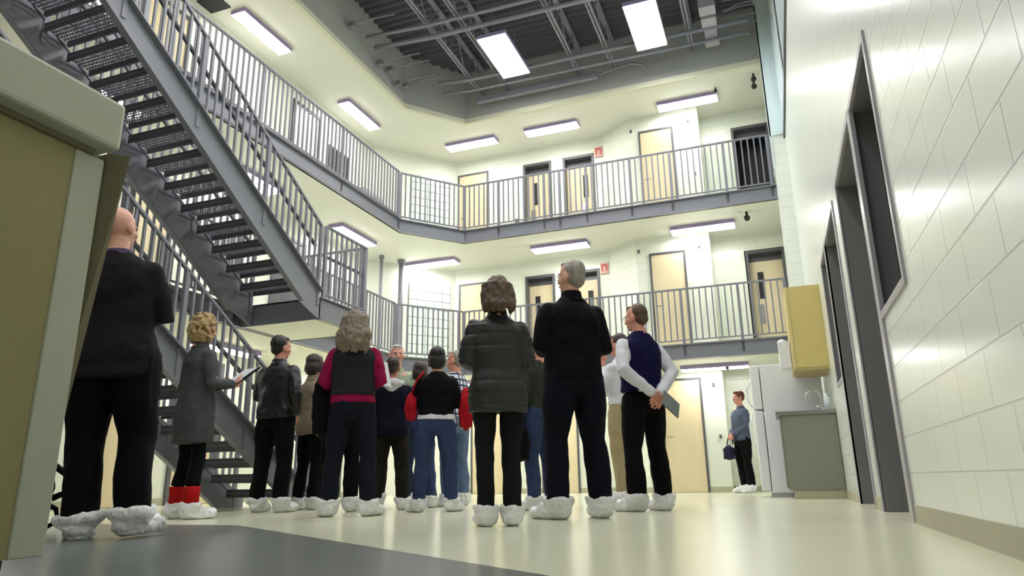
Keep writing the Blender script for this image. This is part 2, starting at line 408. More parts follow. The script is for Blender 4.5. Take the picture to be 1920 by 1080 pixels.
bdoor(-2.09, -1.37, Z2, Z2+2.12, 13.45, 'flat', 'plain maple door on the forward bay of the top gallery')
bdoor(-.24, .50, Z2, Z2+2.1, YB, 'open', 'open dark doorway at the right end of the top gallery')
bdoor(-6.50, -5.72, Z1, Z1+2.1, YB, 'flat', 'plain maple door at the left end of the first gallery back wall')
bdoor(-4.88, -4.20, Z1, Z1+2.1, YB, 'cell', 'maple door with slit window on the first gallery behind the man in black fleece, left one')
bdoor(-3.92, -3.20, Z1, Z1+2.1, YB, 'cell', 'maple door with slit window on the first gallery just left of the red sign', side=-1)
bdoor(-2.04, -1.33, Z1, Z1+2.1, 13.45, 'flat', 'plain maple door on the forward bay of the first gallery')
bdoor(-.22, .50, Z1, Z1+2.08, YB, 'cell', 'maple door with slit window at the right end of the first gallery')
bdoor(-2.02, -1.24, 0, 2.08, 13.45, 'flat', 'plain maple door on the ground floor beside the man in the navy vest')
bdoor(-6.2, -5.4, 0, 2.08, YB, 'flat', 'plain maple ground floor door behind the crowd')
bdoor(-4.6, -3.8, 0, 2.08, YB, 'flat', 'plain maple ground floor door behind the woman in the quilted jacket')
# left wall doors
def ldoor(y0, y1, zb, zt, m, lab):
    dn[0] += 1
    d = empty('door_%d' % dn[0], (XL, (y0+y1)/2, zb), 0, lab, None, None, 'structure'); w = (y1-y0)/2; h = zt-zb; f = .06
    MB().box(0, .04, -w, -w+f, 0, h).box(0, .04, w-f, w, 0, h).box(0, .04, -w+f, w-f, h-f, h).build('door_frame', M_frame, d)
    MB().box(0, .02, -w+f, w-f, .01, h-f).build('door_leaf', m, d)
ldoor(9.63, 10.5, Z2, Z2+2.15, M_white, 'pale metal door on the top left gallery')
ldoor(6.2, 7.1, Z2, Z2+2.15, M_maple, 'maple door on the top left gallery behind the stair rail')
ldoor(3.6, 4.5, Z2, Z2+2.15, M_maple, 'maple door near the head of the upper stair')
ldoor(6.35, 7.2, Z1, Z1+2.1, M_maple, 'maple door on the first left gallery behind the stairs')
ldoor(9.4, 10.3, Z1, Z1+2.1, M_frame, 'grey door on the first left gallery behind the landing')
ldoor(3.8, 4.7, Z1, Z1+2.1, M_maple, 'maple door on the first left gallery nearest the desk')
ldoor(6.50, 7.35, 0, 2.08, M_maple, 'maple ground floor door seen between the legs of the man in the blazer')
ldoor(7.62, 8.5, 0, 2.08, M_maple, 'maple ground floor door behind the curly haired woman')
ldoor(10.95, 11.8, 0, 2.08, M_maple, 'maple ground floor door behind the foot of the stairs')
# dark window and cabinet, upper left gallery
mb = MB().box(0, .03, -.38, .38, 0, 1.0); o = empty('window_4', (XL, 11.2, Z2+.75), 0, 'small dark barred window on the top left gallery', None, None, 'structure')
MB().box(0, .02, -.33, .33, .04, .96).build('window_pane', M_dark, o)
f = MB().box(0, .03, -.37, -.33, 0, 1).box(0, .03, .33, .37, 0, 1).box(0, .03, -.33, .33, 0, .04).box(0, .03, -.33, .33, .96, 1)
for k in range(4): f.box(.02, .03, -.25+k*.15, -.235+k*.15, .04, .96)
f.build('window_frame', M_frame, o)
o = empty('cabinet', (XL, 12.0, Z2), 0, 'low grey metal cabinet on the top left gallery near the corner', 'cabinet')
MB().box(.02, .4, -.42, .42, 0, 1.05).build('body', M_framel, o, bevel=.01)
MB().box(.4, .415, -.4, -.01, .05, 1.0).build('door', M_framel, o); MB().box(.4, .415, .01, .4, .05, 1.0).build('door', M_framel, o)

# glass block panels in the angled wall
c0 = Vector((-8.0, 12.4)); cdv = Vector((1.4, 1.6)); L = cdv.length; cu = cdv/L; cn = Vector((cu.y, -cu.x))
ang = math.atan2(cu.y, cu.x)
for k, zb, zt in ((5, Z2+.05, Z2+1.95), (6, Z1+.05, Z1+2.05)):
    p = c0+cu*(L*.70)
    o = empty('window_%d' % k, (p.x+cn.x*.0, p.y+cn.y*.0, zb), ang, 'glass block panel in the corner of the %s gallery' % ('top' if k == 5 else 'first'), None, None, 'structure')
    W = .5; H = zt-zb
    MB().box(-W, W, -.03, .0, 0, H).build('block_joints', M_gbj, o)
    mb = MB(); nx, nz = 5, 10; sx = 2*W/nx; sz = H/nz
    for i in range(nx):
        for j in range(nz): mb.box(-W+i*sx+.008, -W+(i+1)*sx-.008, -.045, -.02, j*sz+.008, (j+1)*sz-.008)
    mb.build('glass_blocks', M_gb, o, bevel=.006)

# ================================================================== LIGHT FIXTURES
def fixture(x, y, z, rz, lab, grp, L=1.2, Wd=.28, m=None, hang=False, name='ceiling_light'):
    o = empty(name, (x, y, z), rz, lab, 'ceiling light', grp)
    m = m or M_lamp
    MB().box(-L/2, L/2, -Wd/2, Wd/2, -.075, 0).build('housing', M_lampbody, o, bevel=.006)
    MB().box(-L/2+.012, L/2-.012, -Wd/2+.012, Wd/2-.012, -.085, -.0752).build('diffuser', m, o)
    if hang:
        MB().tube([(-L/2+.1, 0, 0), (-L/2+.1, 0, ROOF-.12-z)], .006, 6).tube([(L/2-.1, 0, 0), (L/2-.1, 0, ROOF-.12-z)], .006, 6).build('hanger', M_joist, o)
    return o
G3, G2, G1 = 'strip lights under the top ceiling', 'strip lights under the top gallery', 'strip lights under the first gallery'
for x, t in ((-5.8, 'left of the three back strip lights under the top ceiling'), (-3.9, 'middle of the three back strip lights under the top ceiling'), (-1.0, 'right back strip light under the top ceiling, above the forward bay door')):
    fixture(x, 13.12, Z3, 0, t, G3, Wd=.3)
for y, t in ((11.07, 'far strip light under the left side of the top ceiling'), (8.08, 'near strip light under the left side of the top ceiling, beside a dark hatch'), (5.2, 'strip light above the head of the upper stair')):
    fixture(-7.45, y, Z3, PI/2, t, G3)
for x, t in ((-6.75, 'left back strip light under the top gallery near the glass blocks'), (-3.8, 'middle back strip light under the top gallery above the man in black fleece'), (-.93, 'right back strip light under the top gallery')):
    fixture(x, 13.12, Z2B, 0, t, G2, Wd=.34)
for y, t in ((10.9, 'strip light under the top left gallery beside the landing rail'), (8.0, 'strip light under the top left gallery seen through the stair balusters'), (5.3, 'strip light under the top left gallery seen through the upper treads')):
    fixture(-7.35, y, Z2B, PI/2, t, G2, Wd=.34)
for x, t in ((-.95, 'strip light under the first gallery next to the refrigerator'), (-3.8, 'strip light under the first gallery hidden behind the standing group'), (-6.3, 'strip light in the far left ground floor corner')):
    fixture(x, 13.1, Z1B, 0, t, G1)
for y, t in ((10.8, 'far strip light under the first left gallery'), (8.0, 'strip light under the first left gallery seen by the curly haired woman\'s folder'), (5.2, 'strip light under the first left gallery behind the lower stair')):
    fixture(-7.5, y, Z1B, PI/2, t, G1)
HB = 'high bay lights in the roof well'
for x, y, t in ((-4.04, 10.64, 'left high bay light hanging fully in view in the roof well'), (-1.4, 10.72, 'right high bay light cut by the top of the picture')):
    fixture(x, y, 8.0, PI/2, t, HB, L=1.35, Wd=.56, m=M_lamphb, hang=True, name='high_bay_light')
for x in (-4.04, -1.4):
    for y in (7.4, 4.1, .8): fixture(x, y, 8.0, PI/2, 'high bay light overhead, in the row coming towards the camera', HB, L=1.35, Wd=.56, m=M_lamphb, hang=True, name='high_bay_light')

# ================================================================== ROOF STEEL AND SERVICES
for k, x in enumerate((-5.15, -4.55, -3.0, -2.3, -.75)):
    o = empty('roof_joist', (x, 4, 8.25), 0, 'open web steel roof joist, %s from the left of the roof well' % ('first', 'second', 'third', 'fourth', 'fifth')[k], 'joist', 'roof joists')
    for dx in (-.03, .03): MB().box(dx-.018, dx+.018, -7.9, 8.28, 0, .04).build('bottom_chord', M_joist, o)
    MB().box(-.05, .05, -7.9, 8.28, .58, .62).build('top_chord', M_joist, o)
    mb = MB(); y = -7.8; up = True
    while y < 8.0:
        mb.bar((0, y, .03 if up else .59), (0, y+.42, .59 if up else .03), .02, .02); y += .42; up = not up
    mb.build('web', M_joist, o)
for k, (y, z, r) in enumerate(((9.55, 8.16, .035), (9.85, 8.13, .045), (11.42, 8.15, .04), (11.65, 8.04, .03))):
    o = tag(MB().tube([(-6.3 if y < 11 else -5.75, y-.1, z), (-5.2, y, z), (.30, y+.1, z)], r, 10).build('conduit', M_joist, smooth=True),
        'grey pipe crossing under the roof joists, %s from the near side' % ('first', 'second', 'third', 'fourth')[k], 'pipe', 'pipes crossing the roof well')
mb = MB().box(-1.3, 1.3, -.05, .05, -.06, .06); o = tag(mb.build('duct', M_joist, loc=(-3.9, 12.05, 8.02), bevel=.01), 'short grey duct low against the back of the roof well', 'duct')
pts = [(-2.6, 12.05, 7.98)]+[(-2.5+.9*math.sin(a)*.9, 12.05, 7.98+.25*math.sin(a*2)) for a in (.2, .5, .8, 1.1)]
tag(MB().tube([(-2.58, 12.05, 8.03), (-2.2, 12.05, 8.1), (-1.9, 12.05, 8.12), (-1.7, 12.05, 8.05), (-1.62, 12.05, 7.93)], .022, 8).build('bent_pipe', M_joist, smooth=True), 'bent pipe on the back wall of the roof well', 'pipe')
for k, (y, z) in enumerate(((9.1, 8.2), (10.05, 8.0), (10.45, 8.1), (10.75, 7.96), (11.05, 8.1))):
    mb = MB().tube([(-6.4, y, z), (-6.15, y, z+.03), (-5.95, y+.12, z+.12), (-5.6, y+.15, z+.12)], .014, 7)
    mb.box(-6.42, -6.3, y-.05, y+.05, z-.05, z+.05)
    tag(mb.build('cable_fitting', M_joist), 'small pipe and wall box in the left roof well corner, %s from near side' % ('first', 'second', 'third', 'fourth', 'fifth')[k], 'pipe fitting', 'pipe fittings on the left of the roof well')
for k, (y, s) in enumerate(((11.15, .14), (11.5, .13), (11.85, .11), (12.15, .13))):
    tag(MB().box(-s, s, -.13, .13, -.09, .09).build('junction_box', M_framel, loc=(-.36, y*.985, 8.22), bevel=.01), 'pale grey junction box in the row beside the high bay light, %s from the top' % ('first', 'second', 'third', 'lowest')[k], 'junction box', 'junction boxes in the roof well')
for k in range(9):
    y = 10.7+k*.17; pts = []
    for i in range(14):
        x = -.98+i*.11; (x < -.2) or pts.append((x, y+.05*noise.noise(Vector((x*2, k*3.1, 0))), 8.3+.06*math.sin(x*3+k*1.7)+.05*noise.noise(Vector((x*3, k, 5)))))
    tag(MB().tube(pts, .011, 6).build('cable', M_joist, smooth=True), 'grey cable sagging beside the junction boxes near the glazing', 'cable', 'cables beside the junction boxes')

# columns in the corner
for k, (x, y, z0, z1, r) in enumerate(((-7.32, 12.75, Z1, Z2B, .055), (-7.55, 12.3, Z1, Z2B, .035))):
    o = empty('pipe_column', (x, y, z0), 0, ('round grey column before the glass blocks on the first gallery', 'thin round pole left of the column on the first gallery')[k], 'column')
    MB().tube([(0, 0, 0), (0, 0, z1-z0)], r, 14).build('shaft', M_joist, o, True)
    MB().tube([(0, 0, z1-z0-.07), (0, 0, z1-z0)], r*1.6, 14).build('cap', M_joist, o)

# sprinkler heads, sensors, signs, call points
def gadget(x, y, z, r, lab, cat, m=M_black, name='sensor'):
    tag(MB().ell((0, 0, 0), (r, r, r), nu=12, nv=8).tube([(0, 0, 0), (0, 0, r*2)], r*.4, 8).build(name, m, smooth=True, loc=(x, y, z-r*2)), lab, cat)
gadget(-.42, 12.85, Z3, .035, 'small black camera at the end of the right strip light, top ceiling', 'camera', name='ceiling_camera')
for dx, t in ((0, 'upper'), (.0, 'lower')):
    gadget(.30, 12.62 if t == 'upper' else 12.9, Z3, .055, '%s black dome of the pair on the top ceiling by the glazing' % t, 'camera', name='ceiling_camera')
gadget(-.1, 12.7, Z2B, .06, 'black dome camera on the soffit under the top gallery, right end', 'camera', name='ceiling_camera')
gadget(-.72, 13.0, Z1B, .04, 'small black dome on the soffit under the first gallery', 'camera', name='ceiling_camera')
def wallbit(x, y, z, w_, h_, lab, cat, m=M_frame, name='wall_sensor'):
    tag(MB().box(-w_/2, w_/2, -.03, 0, -h_/2, h_/2).build(name, m, loc=(x, y, z), bevel=.004), lab, cat)
wallbit(-1.05, 13.45, 7.42, .05, .07, 'small dark sensor high on the forward bay, top gallery', 'sensor')
wallbit(-1.05, 13.45, 4.66, .05, .07, 'small dark sensor high on the forward bay, first gallery', 'sensor')
wallbit(-2.24, 13.45, 7.4, .04, .07, 'small dark sensor left of the forward bay door, top gallery', 'sensor')
wallbit(-2.24, 13.45, 4.70, .04, .07, 'small dark sensor left of the forward bay door, first gallery', 'sensor')
wallbit(-5.05, 14.0, 5.95, .09, .16, 'small dark intercom left of the slit window doors, top gallery', 'intercom')
wallbit(-1.0, 13.45, 6.2, .04, .06, 'small dark switch right of the forward bay door, top gallery', 'switch')
wallbit(-.98, 13.45, .98, .04, .06, 'small dark switch on the ground floor wall left of the refrigerator woman', 'switch')
wallbit(-1.02, 13.45, 1.93, .05, .07, 'small dark sensor above the ground floor switch', 'sensor')
for z, t in ((Z2+2.1, 'top'), (Z1+2.08, 'first')):
    o = empty('alarm_sounder', (-3.08, 14.0, z), 0, 'red wall alarm beside the slit window doors on the %s gallery' % t, 'alarm')
    MB().box(-.09, .09, -.04, 0, -.12, .12).build('housing', mat('pale_pink', srgb(214, 170, 160), .5), o, bevel=.006)
    MB().box(-.06, -.035, -.05, -.04, -.07, .08).box(.035, .06, -.05, -.04, -.07, .08).box(-.035, .035, -.05, -.04, .055, .08).build('grille', M_red, o)
# ceiling hatch
tag(MB().box(-.2, .2, -.16, .16, -.02, 0).build('ceiling_hatch', M_dark, loc=(-7.72, 7.24, Z3)), 'black square hatch beside the near strip light on the top ceiling', 'hatch')

# ================================================================== RAILINGS
HR = 1.0
bal_cache = {}
def rail_parts(root, p0, p1, posts, sp=.107, h=HR, mid=None, post_m=M_steel, sub=None, under=.07):
    """p0,p1 = 3D points of the deck line in root's local frame; vertical balusters between bottom and top rails"""
    p0 = Vector(p0); p1 = Vector(p1); d = p1-p0; flat = math.hypot(d.x, d.y); n = int(flat/sp); a = math.atan2(d.y, d.x)
    up = Vector((0, 0, 1))
    MB().bar(p0+up*h, p1+up*h, .04, .03).build('handrail', post_m, root, bevel=.004)
    MB().bar(p0+up*under, p1+up*under, .035, .02).build('bottom_rail', post_m, root)
    if mid: MB().bar(p0+up*mid[0]+Vector((math.sin(-a), math.cos(a), 0))*mid[1], p1+up*mid[0]+Vector((math.sin(-a), math.cos(a), 0))*mid[1], .035, .03).build('grab_rail', M_steelD, root)
    key = (round(h, 2), under)
    if key not in bal_cache: bal_cache[key] = MB().box(-.012, .012, -.012, .012, under, h-.01).mesh('baluster', post_m)
    pm = ('p', key)
    if pm not in bal_cache: bal_cache[pm] = MB().box(-.024, .024, -.02, .02, -.2, h).mesh('post', post_m)
    pi = {round(t*n) for t in posts}
    for i in range(n+1):
        q = p0+d*(i/n)
        o = bpy.data.objects.new('post' if i in pi else 'baluster', bal_cache[pm if i in pi else key]); COL.objects.link(o)
        o.parent = root; o.location = q; o.rotation_euler = (0, 0, a)
def railing(p0, p1, posts, lab, **k):
    root = empty('railing', p0, 0, lab, 'railing', 'gallery railings')
    rail_parts(root, (0, 0, 0), Vector(p1)-Vector(p0), posts, **k)
    return root
for z, t in ((Z2, 'top'), (Z1, 'first')):
    yo = YC-.0
    railing((-5.6, yo, z), (.38, yo, z), (0, .12, .30, .345, .44, .585, .71, .87, 1), 'grey barred railing along the back of the %s gallery' % t)
    railing((-6.5, 11.2, z), (-5.62, yo-.02, z), (0,), 'short angled grey railing at the corner of the %s gallery' % t)
railing((-6.5, 3.2, Z2), (-6.5, 11.12, Z2), (0, .25, .5, .75, 1), 'grey barred railing along the left side of the top gallery')
railing((-6.5, 8.22, Z1), (-6.5, 11.12, Z1), (0, .5, 1), 'grey barred railing on the first left gallery between landing and corner')
railing((-6.5, 2.6, Z1), (-6.5, 7.0, Z1), (0, .3, .6, 1), 'grey barred railing on the first left gallery behind the stairs')

# ================================================================== STAIRS
RISE, RUN = 2.71/16, .265
def tread_mesh():
    mb = MB(); w, dp = .96, .25
    for i in range(27): x = -w/2+i*w/26; mb.box(x-.007, x+.007, -dp, 0, -.008, 0)
    for j in range(7): y = -dp+j*dp/6; mb.box(-w/2, w/2, y-.007, y+.007, -.009, -.001)
    mb.box(-w/2, w/2, -.012, .012, -.06, .002); mb.box(-w/2, w/2, -dp-.006, -dp+.004, -.055, .04)
    mb.m = [1]*6*34+[0]*12
    return mb.mesh('tread', [M_steelD, M_steel])
TM = tread_mesh()
def flight(name, xc, yf, zf, lab, n=16, railw=.86, mid=None):
    """climbs towards -Y from the foot at (xc, yf, zf)"""
    root = empty(name, (xc, yf, zf), 0, lab, 'staircase')
    W = .52; tot = n*RUN; H = n*RISE; s = RISE/RUN
    for sx in (-1, 1):
        x = sx*W; mb = MB()
        poly = [(.06, -.0), (.06, .10), (-tot-.02, H+.10+.02), (-tot-.02, H-.20), (-.34, -.0)] if zf < 1 else [(.02, -.28), (.02, .07), (-tot-.02, H+.09), (-tot-.02, H-.22), (-.36, -.28+.22*s)]
        mb.xprism(poly, x-.008, x+.008)
        # channel flanges
        y0, z0 = poly[1]; y1, z1 = poly[2]; mb.bar((x+sx*.03, y0, z0), (x+sx*.03, y1, z1), .07, .014)
        a = poly[-1]; c = poly[-2]; mb.bar((x+sx*.03, a[0], a[1]), (x+sx*.03, c[0], c[1]), .07, .014)
        mb.build('stringer', M_steel, root)
    for i in range(1, n):
        o = bpy.data.objects.new('tread', TM); COL.objects.link(o); o.parent = root; o.location = (0, -(i-1)*RUN-.02, i*RISE)
    for sx in (-1, 1):
        rr = bpy.data.objects.new('railing', None); COL.objects.link(rr); rr.parent = root; rr.location = (sx*(W-.0), 0, 0)
        rail_parts(rr, (0, -.1 if zf < 1 else -.02, .08), (0, -tot, H+.06), (0, .25, .5, .75, 1), h=railw, mid=(railw-.27, -sx*.07), sp=.107, under=.05)
    return root
flight('staircase', -5.73, 7.12, 0, 'lower grey steel stair rising to the left with grated treads')
up = flight('staircase', -5.73, 7.03, Z1, 'upper grey steel stair with grated treads seen from below, between the two galleries')
# landing at first gallery level
root = empty('stair_landing', (-6.5, 7.07, Z1), 0, 'grey steel landing platform at the foot of the upper stair', 'landing')
MB().box(.09, 1.28, .02, 1.03, -.265, -.02).build('soffit', M_soffit, root)
MB().box(.085, 1.3, -.015, 1.045, -.02, 0).box(1.28, 1.3, -.015, 1.045, -.28, 0).box(1.26, 1.34, -.015, 1.045, -.29, -.272).box(.085, 1.3, 1.03, 1.045, -.28, 0).box(.085, 1.3, -.015, 0, -.28, 0).box(1.28, 1.34, -.015, 1.045, -.015, 0.002).build('platform_frame', M_steel, root)
for nm, a, c in (('front_railing', (1.27, .08, 0), (1.27, 1.02, 0)), ('side_railing', (.12, 1.02, 0), (1.25, 1.02, 0))):
    rr = bpy.data.objects.new(nm, None); COL.objects.link(rr); rr.parent = root; rr.location = a
    rail_parts(rr, (0, 0, 0), Vector(c)-Vector(a), (0, 1), h=.98, mid=(.6, .06) if nm[0] == 'f' else None)
# head landings
for (x0, x1, y0, y1, z, t) in ((-6.4, -5.2, 1.5, 2.82, Z1, 'lower'), (-6.4, -5.2, 1.5, 2.72, Z2, 'upper')):
    tag(MB().box(x0+.02, x1, y0, y1, z-.26, z).build('stair_head_landing', M_steel), 'grey steel landing at the head of the %s stair' % t, 'landing')

# ================================================================== SINK, CABINET, REFRIGERATOR
o = empty('sink_counter', (.36, 9.55, 0), 0, 'stainless sink counter standing against the right wall beside the refrigerator', 'counter')
MB().box(-.30, .315, -.35, .35, .10, .98).build('body', M_inoxp, o, bevel=.006)
MB().box(-.24, .315, -.34, .34, 0, .10).build('plinth', M_base, o)
MB().box(-.36, .315, -.375, .37, .98, 1.03).build('worktop', M_inox, o, bevel=.006)
for k in (-1, 1):
    dd = MB().box(-.32, -.302, (-.33 if k < 0 else .01), (-.01 if k < 0 else .33), .13, .94).build('door', M_inoxp, o)
o = empty('tap', (.56, 9.55, 1.03), 0, 'chrome gooseneck tap on the sink counter under the cabinet', 'tap')
MB().tube([(0, 0, 0), (0, 0, .2), (-.04, 0, .27), (-.12, 0, .28), (-.17, 0, .22), (-.175, 0, .17)], .012, 10).build('spout', M_chrome, o, True)
for k in (-1, 1): MB().tube([(0, .1*k, 0), (0, .1*k, .06), (-.07, .12*k, .085)], .012, 8).build('handle', M_chrome, o, True)
MB().box(-.03, .03, -.14, .14, 0, .025).build('base', M_chrome, o, bevel=.006)
tag(MB().tube([(0, 0, 0), (0, 0, .15), (0, 0, .17), (0, 0, .2)], [.034, .034, .014, .012], 14).build('soap_bottle', M_white, smooth=True, loc=(.60, 9.30, 1.03)), 'white bottle on the sink counter against the wall', 'bottle')
o = empty('wall_cabinet', (.48, 9.6, 1.52), 0, 'yellow laminate wall cabinet mounted above the sink', 'cabinet')
MB().box(-.17, .2, -.4, .4, .03, 1.06).build('body', M_cab, o, bevel=.004)
for k in (-1, 1):
    MB().box(-.21, -.172, (-.40 if k < 0 else .01), (-.01 if k < 0 else .40), .02, 1.06).build('door', mat('cabinet_edge', srgb(214, 196, 136), .45), o, bevel=.004)
MB().box(-.17, .2, -.39, .39, -.0, .03).build('underside', mat('cabinet_under', srgb(190, 172, 120), .5), o)
o = tag(MB().box(-.07, .07, -.12, .12, 0, .34).ell((-.02, 0, .34), (.055, .11, .05)).build('towel_dispenser', M_white, loc=(.195, 9.50, 1.58), bevel=.01), 'white dispenser fixed on the front of the yellow wall cabinet', 'dispenser')
o = empty('refrigerator', (.2, 10.42, 0), 0, 'white refrigerator with curved door handle beyond the sink counter', 'refrigerator')
MB().box(-.34, .42, -.36, .36, .05, 1.74).build('body', M_white, o, bevel=.012)
MB().box(-.47, -.35, -.36, .36, .08, 1.12).build('door', M_white, o, bevel=.015)
MB().box(-.47, -.35, -.36, .36, 1.14, 1.74).build('freezer_door', M_white, o, bevel=.015)
MB().box(-.36, .4, -.35, .35, 0, .05).build('plinth', M_framel, o)
MB().tube([(-.47, -.28, .62), (-.53, -.28, .72), (-.54, -.28, .95), (-.48, -.28, 1.09)], .014, 8).build('door_handle', M_white, o, True)
MB().tube([(-.47, -.28, 1.17), (-.53, -.28, 1.25), (-.54, -.28, 1.42), (-.48, -.28, 1.52)], .014, 8).build('freezer_handle', M_white, o, True)

# ================================================================== DESK
o = empty('reception_desk', (-2.1, .65, 0), 0, 'tan laminate desk with thick grey top at the left edge of the picture', 'desk')
MB().box(-.3, .355, -.75, .57, .10, 1.175).build('body', M_desk, o)
MB().box(-.3, .36, .57, .66, .10, 1.175).build('end_post', M_desktop, o, bevel=.004)
MB().box(-.3, .30, -.7, .60, 0, .10).build('plinth', M_black, o)
MB().box(-.34, .425, -.8, .655, 1.19, 1.335).build('worktop', M_desktop, o, bevel=.012)
MB().box(-.3, .37, -.75, .62, 1.175, 1.19).build('top_rail', mat('rail_brown', srgb(120, 112, 84), .5), o)
MB().add([(.30, .665, .42), (.36, .665, 1.2), (.30, .665, 1.2), (.30, .70, .42), (.41, .70, 1.2), (.30, .70, 1.2)], [(0, 2, 1), (3, 4, 5), (0, 1, 4, 3), (1, 2, 5, 4), (2, 0, 3, 5)]).build('bracket', mat('rail_brown', srgb(120, 112, 84), .5), o)

# ================================================================== PEOPLE
def cloth(name, col, rough=.8, sheen=.15, bump=.35, bs=140, var=.12):
    return mat(name, col, rough, var=var, scale=18, bump=bump, bscale=bs, sheen=0, spec=.15)
def skinm(name, col): return mat(name, col, .5, var=.06, scale=25, bump=.08, bscale=120)
SK1 = skinm('skin_pink', srgb(214, 150, 130)); SK2 = skinm('skin_tan', srgb(190, 128, 104)); SK3 = skinm('skin_light', srgb(222, 166, 146))
M_eyew = mat('eye_white', srgb(225, 220, 214), .25, var=.02); M_iris = mat('iris', srgb(50, 38, 30), .2, var=.02); M_lip = mat('lips', srgb(170, 92, 84), .45)
def hairm(name, col): return mat(name, col, .5, var=.45, scale=30, bump=.8, bscale=60, stretch=(1, 1, .25))
H_grey = hairm('hair_grey', srgb(150, 142, 134)); H_lgrey = hairm('hair_light_grey', srgb(186, 182, 178)); H_brown = hairm('hair_brown', srgb(86, 64, 48)); H_black = hairm('hair_black', srgb(26, 20, 20))
H_blond = hairm('hair_blond', srgb(176, 150, 104)); H_dbrown = hairm('hair_dark_brown', srgb(56, 40, 34)); H_mix = hairm('hair_ash', srgb(128, 112, 96)); H_red = hairm('hair_auburn', srgb(104, 44, 36))
C_char = cloth('charcoal_wool', srgb(30, 27, 30)); C_black = cloth('black_cloth', srgb(9, 8, 11)); C_blackT = cloth('black_trouser', srgb(6, 5, 9))
C_navyT = cloth('navy_trouser', srgb(12, 13, 26)); C_greycoat = cloth('grey_coat_wool', srgb(74, 76, 78)); C_leather = mat('black_leather', srgb(14, 12, 18), .42, var=.2, bump=.4, bscale=60)
C_tan = cloth('tan_jacket', srgb(140, 128, 108)); C_vestg = cloth('grey_vest_knit', srgb(38, 40, 42)); C_mag = cloth('magenta_shirt', srgb(142, 16, 66)); C_jeanD = cloth('dark_denim', srgb(20, 24, 36), var=.25)
C_jean = cloth('blue_denim', srgb(54, 68, 102), var=.3); C_jeanL = cloth('light_denim', srgb(96, 116, 146), var=.3); C_navy = cloth('navy_jacket', srgb(14, 16, 34)); C_hood = cloth('white_hood', srgb(206, 206, 206))
C_oliveT = cloth('olive_trouser', srgb(34, 30, 24)); C_quilt = mat('quilted_nylon', srgb(34, 37, 36), .5, var=.15, scale=10, bump=.3, bscale=30); C_olive = cloth('olive_sweater', srgb(52, 57, 50)); C_white = cloth('white_shirt', srgb(222, 224, 232), bump=.15)
C_khaki = cloth('khaki', srgb(176, 160, 124)); C_navyV = cloth('navy_knit', srgb(18, 16, 60)); C_purple = cloth('purple_knit', srgb(62, 44, 86)); C_green = cloth('pale_green_shirt', srgb(150, 164, 140)); C_denimJ = cloth('denim_jacket', srgb(84, 92, 112))
C_red = cloth('red_cloth', srgb(170, 22, 34)); C_redS = cloth('red_sock', srgb(176, 20, 20)); C_cover = mat('shoe_cover_plastic', srgb(238, 238, 240), .35, var=.05, scale=14, bump=.5, bscale=22)
C_plaid = cloth('plaid_shirt', srgb(206, 212, 224))
nt = C_plaid.node_tree; bs_ = nt.nodes['Principled BSDF']; tc = nt.nodes.new('ShaderNodeTexCoord'); sp = nt.nodes.new('ShaderNodeSeparateXYZ'); nt.links.new(tc.outputs['Object'], sp.inputs[0])
ws = []
for ax, per in ((0, 60), (2, 60), (1, 60)):
    a = nt.nodes.new('ShaderNodeMath'); a.operation = 'MULTIPLY'; a.inputs[1].default_value = per*1.6; nt.links.new(sp.outputs[ax], a.inputs[0])
    c = nt.nodes.new('ShaderNodeMath'); c.operation = 'SINE'; nt.links.new(a.outputs[0], c.inputs[0])
    g = nt.nodes.new('ShaderNodeMath'); g.operation = 'GREATER_THAN'; g.inputs[1].default_value = .55; nt.links.new(c.outputs[0], g.inputs[0]); ws.append(g)
a = nt.nodes.new('ShaderNodeMath'); a.operation = 'MAXIMUM'; nt.links.new(ws[0].outputs[0], a.inputs[0]); nt.links.new(ws[1].outputs[0], a.inputs[1])
mx = nt.nodes.new('ShaderNodeMix'); mx.data_type = 'RGBA'; nt.links.new(a.outputs[0], mx.inputs[0]); mx.inputs[6].default_value = srgb(214, 220, 228); mx.inputs[7].default_value = srgb(52, 58, 84)
nt.links.new(mx.outputs[2], bs_.inputs['Base Color'])

def wr(amp, sx, sz, seed=0, quilt=0):
    def f(v, n):
        q = Vector((v.x*sx+seed, v.y*sx, v.z*sz))
        d = amp*noise.noise(q)+amp*.5*noise.noise(q*2.3+Vector((3, 1, 2)))
        if quilt: d += -.010*max(0, 1-abs(((v.z/quilt) % 1)-.5)*9)
        return d
    return f

def hand(mb, wrist, fdir, pn, side, s=1, curl=.35):
    """palm and five separate fingers; fdir = finger direction, pn = palm normal, side=+1 thumb towards fdir x pn"""
    w = Vector(wrist); f = Vector(fdir).normalized(); n = Vector(pn); n = (n-f*n.dot(f)).normalized(); a = f.cross(n)*side
    c = w+f*.048*s
    for i, t in enumerate((-.030, -.010, .010, .030)):
        mb.tube([w+a*t*.55*s, c+a*t*s, w+f*.09*s+a*t*1.1*s], [.015*s, .0155*s, .0115*s], 8, caps='round')
    for i, (t, L) in enumerate(((.033, .070), (.011, .078), (-.011, .072), (-.032, .056))):
        p0 = w+f*.088*s+a*t*1.1*s; cu = curl*(.8+.15*i); pts = [p0]; d = f.copy(); 
        for k, l in enumerate((.42, .32, .26)):
            ang = cu*(k+1)*.8; d = f*math.cos(ang)+n*math.sin(ang)
            pts.append(pts[-1]+d*L*l*s)
        mb.tube(pts, [.0098*s, .0088*s, .0080*s, .0068*s], 8, caps='round')
    p0 = w+f*.028*s+a*.026*s
    d1 = (f*.55+a*.75+n*.25).normalized(); d2 = (f*.85+a*.35+n*.4).normalized()
    mb.tube([p0, p0+d1*.036*s, p0+d1*.036*s+d2*.03*s, p0+d1*.036*s+d2*.055*s], [.015*s, .012*s, .0105*s, .008*s], 8, caps='round')

